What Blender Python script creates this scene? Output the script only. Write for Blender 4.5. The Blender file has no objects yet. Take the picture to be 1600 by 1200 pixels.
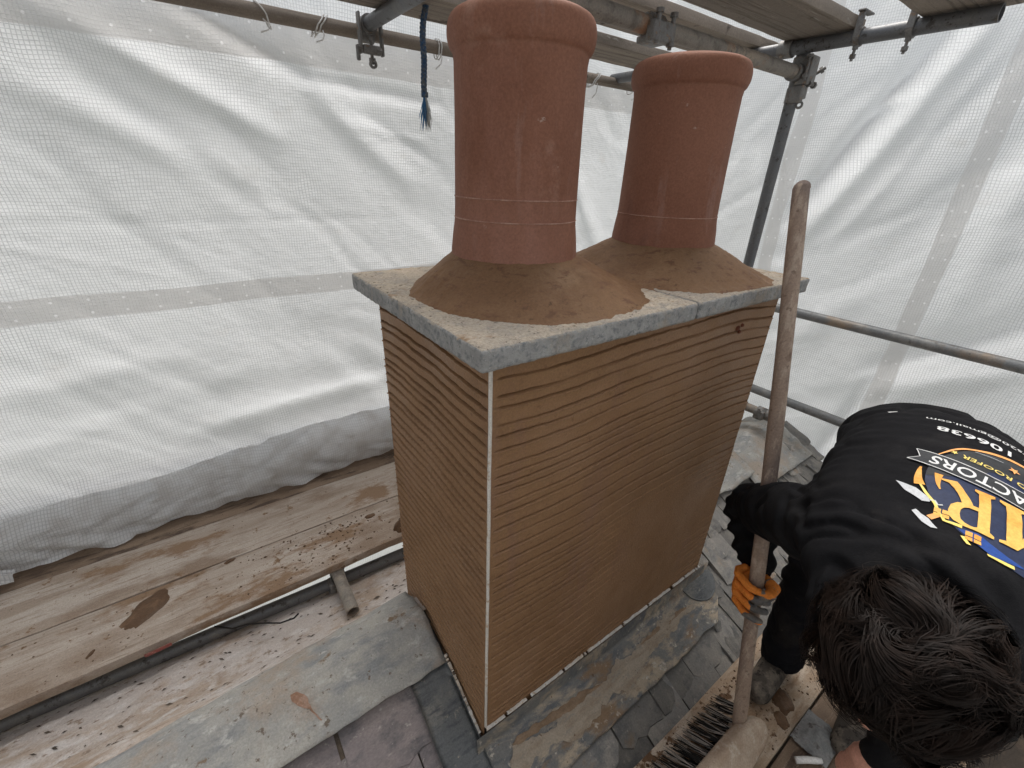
import bpy, bmesh, math, random
import numpy as np
from mathutils import Vector, Matrix, noise
from mathutils.bvhtree import BVHTree

R = random.Random(11)
scene = bpy.context.scene
col = scene.collection

# ------------------------------------------------------------------ camera
cam_d = bpy.data.cameras.new('camera')
cam = bpy.data.objects.new('camera', cam_d)
col.objects.link(cam)
cam_d.sensor_width = 36.0
cam_d.lens = 36.0 * 689.068 / 1600.0
cam_d.clip_start = 0.02
cam_d.clip_end = 500
yaw, pitch, roll = math.radians(53.46417), math.radians(25.77655), math.radians(2.16904)
fw = Vector((math.cos(pitch) * math.cos(yaw), math.cos(pitch) * math.sin(yaw), -math.sin(pitch)))
rt = fw.cross(Vector((0, 0, 1))).normalized()
up = rt.cross(fw)
rt, up = rt * math.cos(roll) + up * math.sin(roll), -rt * math.sin(roll) + up * math.cos(roll)
CAM = Vector((-0.37646, -0.57097, 1.39168))
cam.matrix_world = Matrix(((rt.x, up.x, -fw.x, CAM.x), (rt.y, up.y, -fw.y, CAM.y), (rt.z, up.z, -fw.z, CAM.z), (0, 0, 0, 1)))
scene.camera = cam

# ------------------------------------------------------------------ sky, sun, exposure
SUN_DIR = Vector((0.24, 0.32, 0.93)).normalized()
world = bpy.data.worlds.new('World')
scene.world = world
world.use_nodes = True
wn = world.node_tree
wn.nodes.clear()
sky = wn.nodes.new('ShaderNodeTexSky')
sky.sky_type = 'NISHITA'
sky.sun_disc = False
sky.sun_elevation = math.asin(SUN_DIR.z)
sky.sun_rotation = math.atan2(SUN_DIR.x, SUN_DIR.y)
sky.air_density = 1.0
sky.dust_density = 4.0
sky.ozone_density = 0.5
hs = wn.nodes.new('ShaderNodeHueSaturation')
hs.inputs['Saturation'].default_value = 0.35
bg = wn.nodes.new('ShaderNodeBackground')
bg.inputs['Strength'].default_value = 0.15
wo = wn.nodes.new('ShaderNodeOutputWorld')
wn.links.new(sky.outputs[0], hs.inputs['Color'])
wn.links.new(hs.outputs[0], bg.inputs['Color'])
wn.links.new(bg.outputs[0], wo.inputs['Surface'])
sun_d = bpy.data.lights.new('sun', 'SUN')
sun_d.energy = 2.0
sun_d.angle = math.radians(40)
sun_d.color = (1.0, 0.965, 0.92)
sun = bpy.data.objects.new('sun', sun_d)
sun.rotation_euler = (-SUN_DIR).to_track_quat('-Z', 'Y').to_euler()
col.objects.link(sun)
scene.view_settings.view_transform = 'Standard'
scene.view_settings.look = 'None'
scene.view_settings.gamma = 1.0
scene.view_settings.exposure = 0.76
scene.render.engine = 'CYCLES'
scene.cycles.use_denoising = True
try:
    scene.cycles.denoiser = 'OPENIMAGEDENOISE'
    scene.cycles.denoising_input_passes = 'RGB_ALBEDO_NORMAL'
    scene.cycles.denoising_prefilter = 'ACCURATE'
except Exception:
    pass
scene.cycles.max_bounces = 10
scene.cycles.diffuse_bounces = 6
scene.cycles.transmission_bounces = 6
scene.cycles.sample_clamp_indirect = 6

# ------------------------------------------------------------------ materials
def new_mat(name):
    m = bpy.data.materials.new(name)
    m.use_nodes = True
    nt = m.node_tree
    nt.nodes.clear()
    out = nt.nodes.new('ShaderNodeOutputMaterial')
    return m, nt, out

def math_node(nt, op, a, b=None, c=None, clamp=False):
    n = nt.nodes.new('ShaderNodeMath')
    n.operation = op
    n.use_clamp = clamp
    for i, v in enumerate((a, b, c)):
        if v is None:
            continue
        if isinstance(v, (int, float)):
            n.inputs[i].default_value = v
        else:
            nt.links.new(v, n.inputs[i])
    return n.outputs[0]

def coords(nt):
    tc = nt.nodes.new('ShaderNodeTexCoord')
    oi = nt.nodes.new('ShaderNodeObjectInfo')
    k = math_node(nt, 'MULTIPLY', oi.outputs['Random'], 41.0)
    va = nt.nodes.new('ShaderNodeVectorMath')
    va.operation = 'ADD'
    nt.links.new(tc.outputs['Object'], va.inputs[0])
    nt.links.new(k, va.inputs[1])
    return va.outputs[0], oi.outputs['Random']

def noise_fac(nt, vec, scale, detail=4, stretch=(1, 1, 1), rough=.55, dist=0.0):
    mp = nt.nodes.new('ShaderNodeMapping')
    mp.inputs['Scale'].default_value = stretch
    nt.links.new(vec, mp.inputs['Vector'])
    n = nt.nodes.new('ShaderNodeTexNoise')
    n.inputs['Scale'].default_value = scale
    n.inputs['Detail'].default_value = detail
    n.inputs['Roughness'].default_value = rough
    n.inputs['Distortion'].default_value = dist
    nt.links.new(mp.outputs[0], n.inputs['Vector'])
    return n.outputs['Fac']

def map_range(nt, v, lo, hi, a=0.0, b=1.0):
    n = nt.nodes.new('ShaderNodeMapRange')
    n.inputs['From Min'].default_value = lo
    n.inputs['From Max'].default_value = hi
    n.inputs['To Min'].default_value = a
    n.inputs['To Max'].default_value = b
    nt.links.new(v, n.inputs['Value'])
    return n.outputs['Result']

def mix_col(nt, f, a, b):
    n = nt.nodes.new('ShaderNodeMix')
    n.data_type = 'RGBA'
    if isinstance(f, (int, float)):
        n.inputs['Factor'].default_value = f
    else:
        nt.links.new(f, n.inputs['Factor'])
    for sock, v in ((n.inputs[6], a), (n.inputs[7], b)):
        if isinstance(v, tuple):
            sock.default_value = (*v, 1)
        else:
            nt.links.new(v, sock)
    return n.outputs[2]

def mat(name, base, layers=(), bumps=(), rough=.7, spec=.4, metal=0.0, rough_var=None, tint=0.0, grain=.16, gloss=.45, edge=None):
    """layers: (scale, lo, hi, colour[, stretch[, detail[, distortion]]]); bumps: (scale, metres[, stretch])"""
    m, nt, out = new_mat(name)
    p = nt.nodes.new('ShaderNodeBsdfPrincipled')
    nt.links.new(p.outputs[0], out.inputs['Surface'])
    vec, rnd = coords(nt)
    c = base
    for L in layers:
        sc, lo, hi, cc = L[:4]
        if lo >= .5:
            lo, hi = lo - .035, hi - .035
        st = L[4] if len(L) > 4 else (1, 1, 1)
        de = L[5] if len(L) > 5 else 8
        di = L[6] if len(L) > 6 else 0.0
        f = map_range(nt, noise_fac(nt, vec, sc, de, st, rough=.66, dist=di), lo + (hi - lo) * .18, hi - (hi - lo) * .18)
        c = mix_col(nt, f, c, cc)
    if grain:
        gv = map_range(nt, noise_fac(nt, vec, 210, 3, rough=.7), .3, .7, 1 - grain, 1 + grain)
        hg = nt.nodes.new('ShaderNodeHueSaturation')
        if isinstance(c, tuple):
            hg.inputs['Color'].default_value = (*c, 1)
        else:
            nt.links.new(c, hg.inputs['Color'])
        nt.links.new(gv, hg.inputs['Value'])
        c = hg.outputs[0]
    if tint:
        v = map_range(nt, rnd, 0, 1, 1 - tint, 1 + tint)
        h = nt.nodes.new('ShaderNodeHueSaturation')
        if isinstance(c, tuple):
            h.inputs['Color'].default_value = (*c, 1)
        else:
            nt.links.new(c, h.inputs['Color'])
        nt.links.new(v, h.inputs['Value'])
        c = h.outputs[0]
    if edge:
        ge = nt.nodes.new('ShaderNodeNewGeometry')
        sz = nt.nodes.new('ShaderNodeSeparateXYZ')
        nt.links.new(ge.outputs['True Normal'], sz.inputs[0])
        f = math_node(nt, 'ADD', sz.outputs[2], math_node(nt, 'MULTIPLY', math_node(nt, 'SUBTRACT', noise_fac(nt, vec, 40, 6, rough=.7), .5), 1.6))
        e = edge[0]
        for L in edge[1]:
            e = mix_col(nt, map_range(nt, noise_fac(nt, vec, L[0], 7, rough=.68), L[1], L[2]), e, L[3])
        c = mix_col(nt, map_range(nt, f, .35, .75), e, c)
    if isinstance(c, tuple):
        p.inputs['Base Color'].default_value = (*c, 1)
    else:
        nt.links.new(c, p.inputs['Base Color'])
    p.inputs['Roughness'].default_value = rough
    if rough_var:
        sc, lo, hi, a, b = rough_var
        nt.links.new(map_range(nt, noise_fac(nt, vec, sc), lo, hi, a, b), p.inputs['Roughness'])
    p.inputs['Specular IOR Level'].default_value = spec * gloss
    p.inputs['Metallic'].default_value = metal
    prev = None
    for B in bumps:
        b = nt.nodes.new('ShaderNodeBump')
        b.inputs['Strength'].default_value = 1.0
        b.inputs['Distance'].default_value = B[1]
        nt.links.new(noise_fac(nt, vec, B[0], 5, B[2] if len(B) > 2 else (1, 1, 1)), b.inputs['Height'])
        if prev:
            nt.links.new(prev, b.inputs['Normal'])
        prev = b.outputs[0]
    if prev:
        nt.links.new(prev, p.inputs['Normal'])
    return m

def sheet_mat(name, bands=(), pitch=.0108, dirt=.0, trans=.43):
    """Woven white scaffold sheeting in UV metres; bands: (axis, centre, half width)."""
    m, nt, out = new_mat(name)
    tc = nt.nodes.new('ShaderNodeTexCoord')
    sx = nt.nodes.new('ShaderNodeSeparateXYZ')
    nt.links.new(tc.outputs['UV'], sx.inputs[0])
    lines = []
    wob = noise_fac(nt, tc.outputs['UV'], 3.0, 2)
    for k in (0, 1):
        v = math_node(nt, 'MULTIPLY', sx.outputs[k], 1 / pitch)
        v = math_node(nt, 'ADD', v, math_node(nt, 'MULTIPLY', wob, 5.0))
        pp = math_node(nt, 'PINGPONG', v, .5)
        lines.append(map_range(nt, pp, .05, .15, 1, 0))
    grid = math_node(nt, 'MAXIMUM', lines[0], math_node(nt, 'MULTIPLY', lines[1], .8))
    fade = map_range(nt, noise_fac(nt, tc.outputs['UV'], 2.2, 3), .3, .7, .55, 1.0)
    grid = math_node(nt, 'MULTIPLY', grid, fade)
    band = dots = None
    for ax, c, h in bands:
        wv = math_node(nt, 'ADD', sx.outputs[ax], math_node(nt, 'MULTIPLY', math_node(nt, 'SUBTRACT', noise_fac(nt, tc.outputs['UV'], 1.3, 1), .5), .04))
        d = math_node(nt, 'ABSOLUTE', math_node(nt, 'SUBTRACT', wv, c))
        b = map_range(nt, d, h - .002, h + .002, 1, 0)
        pp = math_node(nt, 'PINGPONG', sx.outputs[1 - ax], .05)
        dd = math_node(nt, 'SQRT', math_node(nt, 'ADD', math_node(nt, 'MULTIPLY', pp, pp), math_node(nt, 'MULTIPLY', math_node(nt, 'SUBTRACT', d, h * .55), math_node(nt, 'SUBTRACT', d, h * .55))))
        e = map_range(nt, dd, .0035, .0055, 1, 0)
        band = b if band is None else math_node(nt, 'MAXIMUM', band, b)
        dots = e if dots is None else math_node(nt, 'MAXIMUM', dots, e)
    cloud = map_range(nt, noise_fac(nt, tc.outputs['UV'], 1.7, 4), .35, .7)
    c = mix_col(nt, cloud, (.86, .872, .875), (.78, .795, .80))
    c = mix_col(nt, grid, c, (.60, .615, .62))
    dirtm = map_range(nt, noise_fac(nt, tc.outputs['UV'], 5, 6), .62, .8, 0, .35)
    c = mix_col(nt, dirtm, c, (.55, .50, .44))
    if band is not None:
        c = mix_col(nt, band, c, (.72, .72, .71))
        c = mix_col(nt, dots, c, (.95, .95, .95))
    if dirt:
        dm = map_range(nt, noise_fac(nt, tc.outputs['UV'], 9, 6), .45, .65, 0, dirt)
        c = mix_col(nt, dm, c, (.36, .30, .24))
    dif = nt.nodes.new('ShaderNodeBsdfDiffuse')
    tr = nt.nodes.new('ShaderNodeBsdfTranslucent')
    gl = nt.nodes.new('ShaderNodeBsdfGlossy')
    gl.inputs['Roughness'].default_value = .38
    nt.links.new(c, dif.inputs['Color'])
    nt.links.new(c, tr.inputs['Color'])
    bp = nt.nodes.new('ShaderNodeBump')
    bp.inputs['Distance'].default_value = .0015
    nt.links.new(math_node(nt, 'ADD', grid, math_node(nt, 'MULTIPLY', noise_fac(nt, tc.outputs['UV'], 26, 5), 4.0)), bp.inputs['Height'])
    for s in (dif, tr, gl):
        nt.links.new(bp.outputs[0], s.inputs['Normal'])
    mx = nt.nodes.new('ShaderNodeMixShader')
    mx.inputs[0].default_value = trans
    if band is not None:
        nt.links.new(map_range(nt, band, 0, 1, trans, trans * .68), mx.inputs[0])
    nt.links.new(dif.outputs[0], mx.inputs[1])
    nt.links.new(tr.outputs[0], mx.inputs[2])
    m2 = nt.nodes.new('ShaderNodeMixShader')
    m2.inputs[0].default_value = .05
    nt.links.new(mx.outputs[0], m2.inputs[1])
    nt.links.new(gl.outputs[0], m2.inputs[2])
    nt.links.new(m2.outputs[0], out.inputs['Surface'])
    return m

M = {}
M['render'] = mat('brown_render', (.260, .146, .073), [(3.5, .35, .7, (.222, .122, .060)), (1.6, .5, .75, (.280, .165, .094)), (60, .6, .8, (.15, .074, .035)), (5, .58, .75, (.225, .125, .075), (1, 1, .25))],
                  [(160, .0012), (12, .0015)], rough=.62, spec=.45, rough_var=(6, .3, .7, .42, .72), gloss=.65)
M['flaunch'] = mat('mortar_flaunching', (.188, .108, .057), [(5, .42, .66, (.150, .081, .041)), (9, .58, .80, (.215, .132, .074), (1, 1, 2)), (60, .62, .74, (.10, .054, .028)), (24, .56, .70, (.125, .064, .035), (1, 1, 4))], [(90, .0016), (14, .003, (1, 1, 2))], rough=.66, spec=.4)
M['splat'] = mat('wet_mortar', (.10, .055, .029), [(20, .45, .7, (.155, .09, .05))], [(50, .003)], rough=.4, spec=.5)
M['concrete'] = mat('coping_concrete', (.41, .36, .295), [(7, .42, .62, (.47, .405, .32)), (34, .5, .7, (.33, .305, .265)), (120, .60, .70, (.12, .095, .07)), (3, .55, .75, (.55, .46, .355)), (9, .6, .7, (.33, .235, .155))],
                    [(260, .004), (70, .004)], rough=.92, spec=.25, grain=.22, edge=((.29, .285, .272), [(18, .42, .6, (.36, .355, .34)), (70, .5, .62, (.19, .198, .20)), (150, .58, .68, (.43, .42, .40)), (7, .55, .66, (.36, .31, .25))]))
M['terracotta'] = mat('terracotta', (.228, .104, .066), [(4, .4, .7, (.192, .083, .051)), (9, .6, .8, (.278, .152, .108)), (45, .75, .82, (.36, .24, .19)), (7, .60, .74, (.25, .135, .10), (2.5, 2.5, .5)), (5, .58, .78, (.172, .080, .056), (1.5, 1.5, .6)), (26, .70, .77, (.36, .26, .21), (1, 1, 1.6)), (2.2, .5, .8, (.29, .145, .105), (1, 1, .3))],
                      [(60, .0008), (12, .0015)], rough=.72, spec=.35)
M['pale_clay'] = mat('pale_clay', (.38, .235, .18), [(30, .4, .6, (.28, .15, .11))], rough=.8)
M['bead'] = mat('white_bead', (.60, .57, .52), [(60, .56, .70, (.45, .33, .23)), (9, .56, .68, (.58, .50, .41))], rough=.45)
M['lead'] = mat('weathered_lead', (.29, .287, .272), [(5, .40, .66, (.36, .345, .31)), (9, .5, .72, (.225, .232, .232), (.8, 2.2, 1)), (22, .56, .72, (.42, .41, .385), (.8, 1.6, 1)), (3.4, .56, .70, (.31, .265, .22)), (8, .66, .71, (.20, .145, .10)), (45, .64, .70, (.15, .12, .095))],
                [(30, .004), (110, .0012)], rough=.62, spec=.45, rough_var=(8, .3, .7, .45, .8))
M['lead_dark'] = mat('dark_lead', (.115, .12, .122), [(7, .45, .7, (.20, .19, .17)), (20, .5, .7, (.075, .08, .085), (1, 4, 1)), (40, .62, .75, (.30, .27, .22))],
                     [(35, .003), (120, .001)], rough=.5, spec=.5, rough_var=(8, .3, .7, .35, .75))
M['apron'] = mat('stained_lead_apron', (.165, .163, .155), [(5, .42, .58, (.36, .30, .225), (1, 2.2, 1), 5, .6), (14, .5, .68, (.12, .125, .13), (1, 3, 1)), (3.2, .56, .68, (.215, .145, .09), (1, 2.5, 1)), (36, .6, .72, (.44, .40, .34)), (52, .68, .74, (.12, .075, .045))],
                 [(25, .004), (90, .0012)], rough=.5, spec=.5, rough_var=(7, .3, .7, .35, .8))
M['slate'] = mat('roof_slate', (.185, .177, .165), [(9, .42, .66, (.24, .224, .20)), (16, .5, .7, (.135, .134, .132)), (40, .62, .74, (.30, .275, .24)), (6, .60, .72, (.205, .16, .118)), (60, .69, .75, (.09, .07, .05))],
                 [(40, .003), (9, .006), (140, .001)], rough=.8, spec=.35, tint=.28)
M['slate_purple'] = mat('purple_slate', (.19, .165, .165), [(5, .4, .65, (.25, .215, .205)), (22, .5, .7, (.14, .128, .13)), (50, .62, .74, (.36, .33, .30))], [(30, .003), (100, .001)], rough=.6, spec=.4, tint=.1)
M['deck'] = mat('roof_underlay', (.085, .07, .058), [(10, .4, .7, (.15, .115, .085))], [(30, .005)], rough=.9)
M['membrane'] = mat('dusty_roof_felt', (.50, .45, .415), [(4, .44, .62, (.41, .33, .265), (.8, 1.5, 1)), (14, .52, .68, (.57, .53, .50), (.7, 1.6, 1)), (34, .60, .70, (.26, .20, .155), (.7, 1.4, 1)), (2.6, .54, .68, (.33, .25, .185))],
                    [(20, .008, (.7, 1.5, 1)), (80, .0015)], rough=.85, spec=.3)
M['plank'] = mat('dusty_scaffold_plank', (.42, .355, .297), [(2.5, .4, .65, (.47, .408, .35), (1, 3, 1)), (5, .46, .64, (.35, .283, .226), (.35, 3, 1)), (24, .56, .70, (.29, .228, .178), (.3, 5, 1)), (1.7, .50, .66, (.275, .207, .156), (.8, 2, 1)), (4.5, .57, .68, (.26, .175, .115), (.6, 1.6, 1)), (14, .64, .72, (.22, .14, .085)), (34, .66, .73, (.17, .105, .06)), (70, .69, .75, (.12, .075, .045))],
                 [(60, .0012, (.15, 6, 1)), (16, .002, (.2, 3, 1))], rough=.85, spec=.3, tint=.08)
M['plank_wet'] = mat('spattered_scaffold_plank', (.46, .385, .31), [(3, .42, .62, (.33, .24, .165), (1, 2, 1)), (7, .52, .66, (.25, .17, .11), (.6, 1.6, 1)), (40, .6, .75, (.30, .22, .15), (.3, 5, 1)), (12, .62, .68, (.13, .075, .042)), (34, .66, .70, (.11, .062, .034)), (70, .68, .73, (.10, .06, .035))],
                     [(60, .0012, (.15, 6, 1)), (20, .0025)], rough=.75, spec=.4, tint=.06)
M['plank_old'] = mat('grey_scaffold_plank', (.235, .20, .165), [(2.5, .4, .65, (.29, .245, .20), (.6, 3, 1)), (9, .5, .7, (.15, .125, .10), (.2, 6, 1)), (30, .62, .75, (.34, .31, .27), (.3, 4, 1)), (7, .62, .72, (.11, .09, .075))],
                     [(60, .0015, (.12, 6, 1)), (14, .003, (.25, 3, 1))], rough=.9, spec=.25, tint=.12)
M['steel'] = mat('galvanised_tube', (.20, .205, .205), [(14, .45, .7, (.28, .275, .26)), (40, .6, .75, (.12, .115, .105)), (4, .55, .75, (.30, .235, .175))], [(70, .0006)], rough=.52, spec=.5, gloss=1.0, metal=.35)
M['steel_dark'] = mat('dark_steel_tube', (.125, .127, .13), [(14, .45, .66, (.145, .143, .137)), (40, .58, .70, (.055, .05, .045)), (6, .60, .72, (.21, .185, .155))], [(70, .0006)], rough=.5, spec=.5, gloss=1.0, metal=.3)
M['steel_stained'] = mat('mortar_stained_tube', (.25, .225, .195), [(8, .42, .65, (.34, .285, .225), (.4, 2, 2)), (22, .5, .7, (.17, .15, .13)), (5, .58, .7, (.34, .20, .12)), (60, .62, .75, (.12, .10, .085))], [(60, .001)], rough=.7, spec=.4, metal=.1)
M['rust'] = mat('worn_coupler_steel', (.20, .195, .185), [(30, .45, .65, (.12, .105, .09)), (60, .58, .7, (.26, .18, .12)), (15, .6, .75, (.30, .29, .27))], [(80, .0015)], rough=.62, spec=.5, gloss=1.0, metal=.35)
M['broom_wood'] = mat('dusty_broom_handle', (.29, .215, .165), [(3, .42, .62, (.20, .152, .128), (3, 3, .6)), (18, .5, .66, (.38, .30, .235), (3, 3, .5)), (40, .6, .72, (.18, .125, .095)), (10, .62, .75, (.45, .36, .29))], [(40, .0015, (2, 2, .3)), (120, .0006)], rough=.75, spec=.35)
M['broom_block'] = mat('dusty_broom_block', (.45, .36, .28), [(9, .42, .66, (.36, .27, .2)), (30, .55, .7, (.52, .45, .37)), (60, .66, .75, (.2, .13, .08))], [(40, .002)], rough=.8, spec=.3)
M['bristle'] = mat('black_bristle', (.018, .017, .016), rough=.6)
M['bristle_grey'] = mat('dusty_bristle', (.30, .27, .24), rough=.8)
M['hoodie'] = mat('black_cotton', (.0095, .0095, .0105), [(9, .5, .75, (.016, .0155, .016)), (4, .62, .8, (.022, .02, .019))], [(500, .0006), (40, .002)], rough=.92, spec=.18)
M['trousers'] = mat('black_work_trousers', (.010, .010, .012), [(9, .5, .7, (.02, .018, .017)), (25, .64, .75, (.05, .042, .034))], [(300, .0006), (30, .003)], rough=.9, spec=.2)
M['hair'] = mat('dark_hair', (.0075, .0048, .0036), [(30, .4, .7, (.017, .0105, .0078))], rough=.55, spec=.22)
M['skin'] = mat('skin', (.52, .27, .20), [(14, .4, .7, (.58, .30, .225)), (50, .6, .75, (.45, .21, .16))], [(180, .0006)], rough=.5, spec=.4)
M['eye'] = mat('eye', (.05, .04, .035), rough=.2)
M['glove_orange'] = mat('orange_knit_glove', (.72, .235, .045), [(40, .45, .7, (.60, .18, .03)), (10, .58, .75, (.42, .17, .06))], [(350, .0008), (30, .002)], rough=.85, spec=.25)
M['glove_grey'] = mat('grey_latex_coating', (.105, .102, .10), [(30, .45, .7, (.07, .065, .062)), (14, .55, .7, (.20, .165, .13))], [(60, .002)], rough=.5, spec=.5)
M['boot'] = mat('dusty_boot', (.07, .06, .052), [(14, .45, .62, (.17, .145, .118)), (40, .56, .66, (.035, .03, .027))], [(50, .003)], rough=.8)
M['rope'] = mat('blue_rope', (.045, .085, .15), [(80, .45, .6, (.11, .12, .13)), (30, .6, .75, (.35, .35, .34))], [(150, .002)], rough=.8)
M['fray_blue'] = mat('frayed_blue_strand', (.06, .17, .33), rough=.7)
M['fray_pale'] = mat('frayed_pale_strand', (.42, .43, .41), rough=.8)
M['tie'] = mat('white_tie', (.66, .65, .62), [(40, .5, .7, (.45, .42, .38))], rough=.55)
M['cable'] = mat('black_wire', (.02, .018, .016), rough=.5)
M['tape'] = mat('red_tape', (.30, .10, .085), [(60, .45, .65, (.40, .20, .17))], rough=.6)
M['rag'] = mat('grey_rag', (.20, .205, .205), [(15, .4, .7, (.33, .32, .31)), (30, .55, .7, (.10, .09, .085))], [(60, .003)], rough=.9)
M['white_plastic'] = mat('white_plastic', (.8, .79, .77), rough=.4)
M['print_gold'] = mat('gold_print', (.70, .32, .06), [(6, .42, .6, (.72, .44, .11))], rough=.5)
M['print_orange'] = mat('orange_print', (.78, .36, .12), rough=.5)
M['print_yellow'] = mat('yellow_print', (.80, .62, .16), rough=.5)
M['print_navy'] = mat('navy_print', (.022, .030, .065), rough=.55)
M['print_blue'] = mat('blue_print', (.02, .06, .24), rough=.5)
M['print_charcoal'] = mat('charcoal_print', (.032, .034, .036), rough=.6)
M['print_white'] = mat('white_print', (.62, .62, .61), rough=.55)
M['print_silver'] = mat('silver_print', (.48, .49, .50), rough=.5)
M['ground'] = mat('garden_ground', (.16, .17, .12), [(1, .4, .7, (.25, .23, .2))], rough=.95)
M['sheet_long'] = sheet_mat('sheeting_long', [(1, .890, .042), (1, 1.80, .07)])
M['sheet_end'] = sheet_mat('sheeting_end', [(0, -.04, .04), (0, .70, .04)])
M['sheet_side'] = sheet_mat('sheeting_side', [(1, .3, .035)], trans=.34)  # translucency lowered to cut the fill light from the camera side
M['plank_dark'] = mat('wet_dark_plank', (.19, .135, .095), [(3, .42, .62, (.26, .19, .135), (.6, 2, 1)), (8, .52, .66, (.10, .07, .052), (.5, 2.5, 1)), (30, .6, .72, (.33, .26, .2), (.4, 3, 1)), (50, .66, .72, (.06, .04, .03))], [(60, .0015, (.15, 6, 1)), (20, .003)], rough=.6, spec=.45)
M['sheet_dirty'] = sheet_mat('sheeting_dirty', [], dirt=.30)

# ------------------------------------------------------------------ mesh helpers
def empty(name, loc, label, cat, group=None):
    o = bpy.data.objects.new(name, None)
    o.empty_display_size = .05
    o.location = loc
    col.objects.link(o)
    tag(o, label, cat, group)
    return o

def tag(o, label=None, cat=None, group=None, kind=None):
    if label: o['label'] = label
    if cat: o['category'] = cat
    if group: o['group'] = group
    if kind: o['kind'] = kind
    return o

def world_loc(o):
    v = Vector(o.location)
    while o.parent:
        o = o.parent
        v += Vector(o.location)
    return v

def obj(name, vf, material, parent=None, smooth=True, uv=None, origin=None, auto=None):
    """Link one mesh object; vf in world metres; origin = where the object's own origin goes."""
    verts, faces = vf[0], vf[1]
    base = world_loc(parent) if parent else Vector((0, 0, 0))
    og = Vector(origin) if origin is not None else base
    a = np.array(verts, dtype=float) - np.array(og)
    me = bpy.data.meshes.new(name)
    me.from_pydata(a.tolist(), [], [list(f) for f in faces])
    mats = material if isinstance(material, (list, tuple)) else [material]
    for mm in mats:
        me.materials.append(mm)
    if len(vf) > 2 and vf[2] is not None:
        me.polygons.foreach_set('material_index', vf[2])
    if uv is not None:
        ul = me.uv_layers.new(name='UVMap')
        li = np.empty(len(me.loops), dtype=np.int32)
        me.loops.foreach_get('vertex_index', li)
        ul.data.foreach_set('uv', np.array(uv, dtype=np.float32)[li].ravel())
    if smooth:
        me.polygons.foreach_set('use_smooth', [True] * len(me.polygons))
        if auto:
            try:
                me.set_sharp_from_angle(angle=math.radians(auto))
            except Exception:
                pass
    me.update()
    o = bpy.data.objects.new(name, me)
    col.objects.link(o)
    if parent:
        o.parent = parent
        o.location = og - base
    else:
        o.location = og
    return o

def join(*vfs):
    V, F, MI = [], [], []
    has = any(len(v) > 2 and v[2] is not None for v in vfs)
    for vf in vfs:
        k = len(V)
        V.extend([tuple(p) for p in vf[0]])
        F.extend([tuple(i + k for i in f) for f in vf[1]])
        if has:
            MI.extend(vf[2] if len(vf) > 2 and vf[2] is not None else [0] * len(vf[1]))
    return (V, F, MI if has else None)

def grid_faces(nu, nv, wrap=False):
    F = []
    for i in range(nu - 1):
        for j in range(nv - (0 if wrap else 1)):
            j2 = (j + 1) % nv
            F.append((i * nv + j, i * nv + j2, (i + 1) * nv + j2, (i + 1) * nv + j))
    return F

def rbox(dim, seg=.05, r=.004, amp=0.0, ns=20.0, seed=0, top_amp=None):
    """A box with rounded, unevenly worn edges, centred on the origin."""
    hx, hy, hz = dim[0] / 2, dim[1] / 2, dim[2] / 2
    bm = bmesh.new()
    h = (hx, hy, hz)
    def ticks(k):
        n = max(1, int(round(2 * h[k] / seg)))
        t = [-h[k], -h[k] + r] if r < h[k] else [-h[k]]
        t += [-h[k] + 2 * h[k] * i / n for i in range(1, n) if r * 1.2 < 2 * h[k] * i / n < 2 * h[k] - r * 1.2]
        t += [h[k] - r, h[k]] if r < h[k] else [h[k]]
        return t
    T = [ticks(k) for k in range(3)]
    for ax in range(3):
        a, b = [(1, 2), (2, 0), (0, 1)][ax]
        for s in (-1, 1):
            vs = [[None] * len(T[b]) for _ in T[a]]
            for i, u in enumerate(T[a]):
                for j, v in enumerate(T[b]):
                    p = [0, 0, 0]
                    p[ax], p[a], p[b] = s * h[ax], u, v
                    vs[i][j] = bm.verts.new(p)
            for i in range(len(T[a]) - 1):
                for j in range(len(T[b]) - 1):
                    q = [vs[i][j], vs[i + 1][j], vs[i + 1][j + 1], vs[i][j + 1]]
                    bm.faces.new(q if s > 0 else q[::-1])
    bmesh.ops.remove_doubles(bm, verts=bm.verts, dist=1e-6)
    so = Vector((seed * 13.7, seed * 7.1, seed * 3.3))
    for v in bm.verts:
        inner = Vector([max(-h[k] + r, min(h[k] - r, v.co[k])) for k in range(3)])
        d = v.co - inner
        if d.length > 1e-9:
            d.normalize()
            v.co = inner + d * r
        if amp:
            n = noise.noise(v.co * ns + so) + .5 * noise.noise(v.co * ns * 2.7 + so)
            v.co += d * n * amp if d.length > .5 else Vector((0, 0, 0))
    bm.verts.index_update()
    V = [tuple(v.co) for v in bm.verts]
    F = [tuple(v.index for v in f.verts) for f in bm.faces]
    bm.free()
    return (V, F)

def shift(vf, d, rot=None):
    V = []
    for p in vf[0]:
        q = Vector(p)
        if rot is not None:
            q = rot @ q
        V.append(tuple(q + Vector(d)))
    return (V, vf[1], vf[2] if len(vf) > 2 else None)

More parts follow.
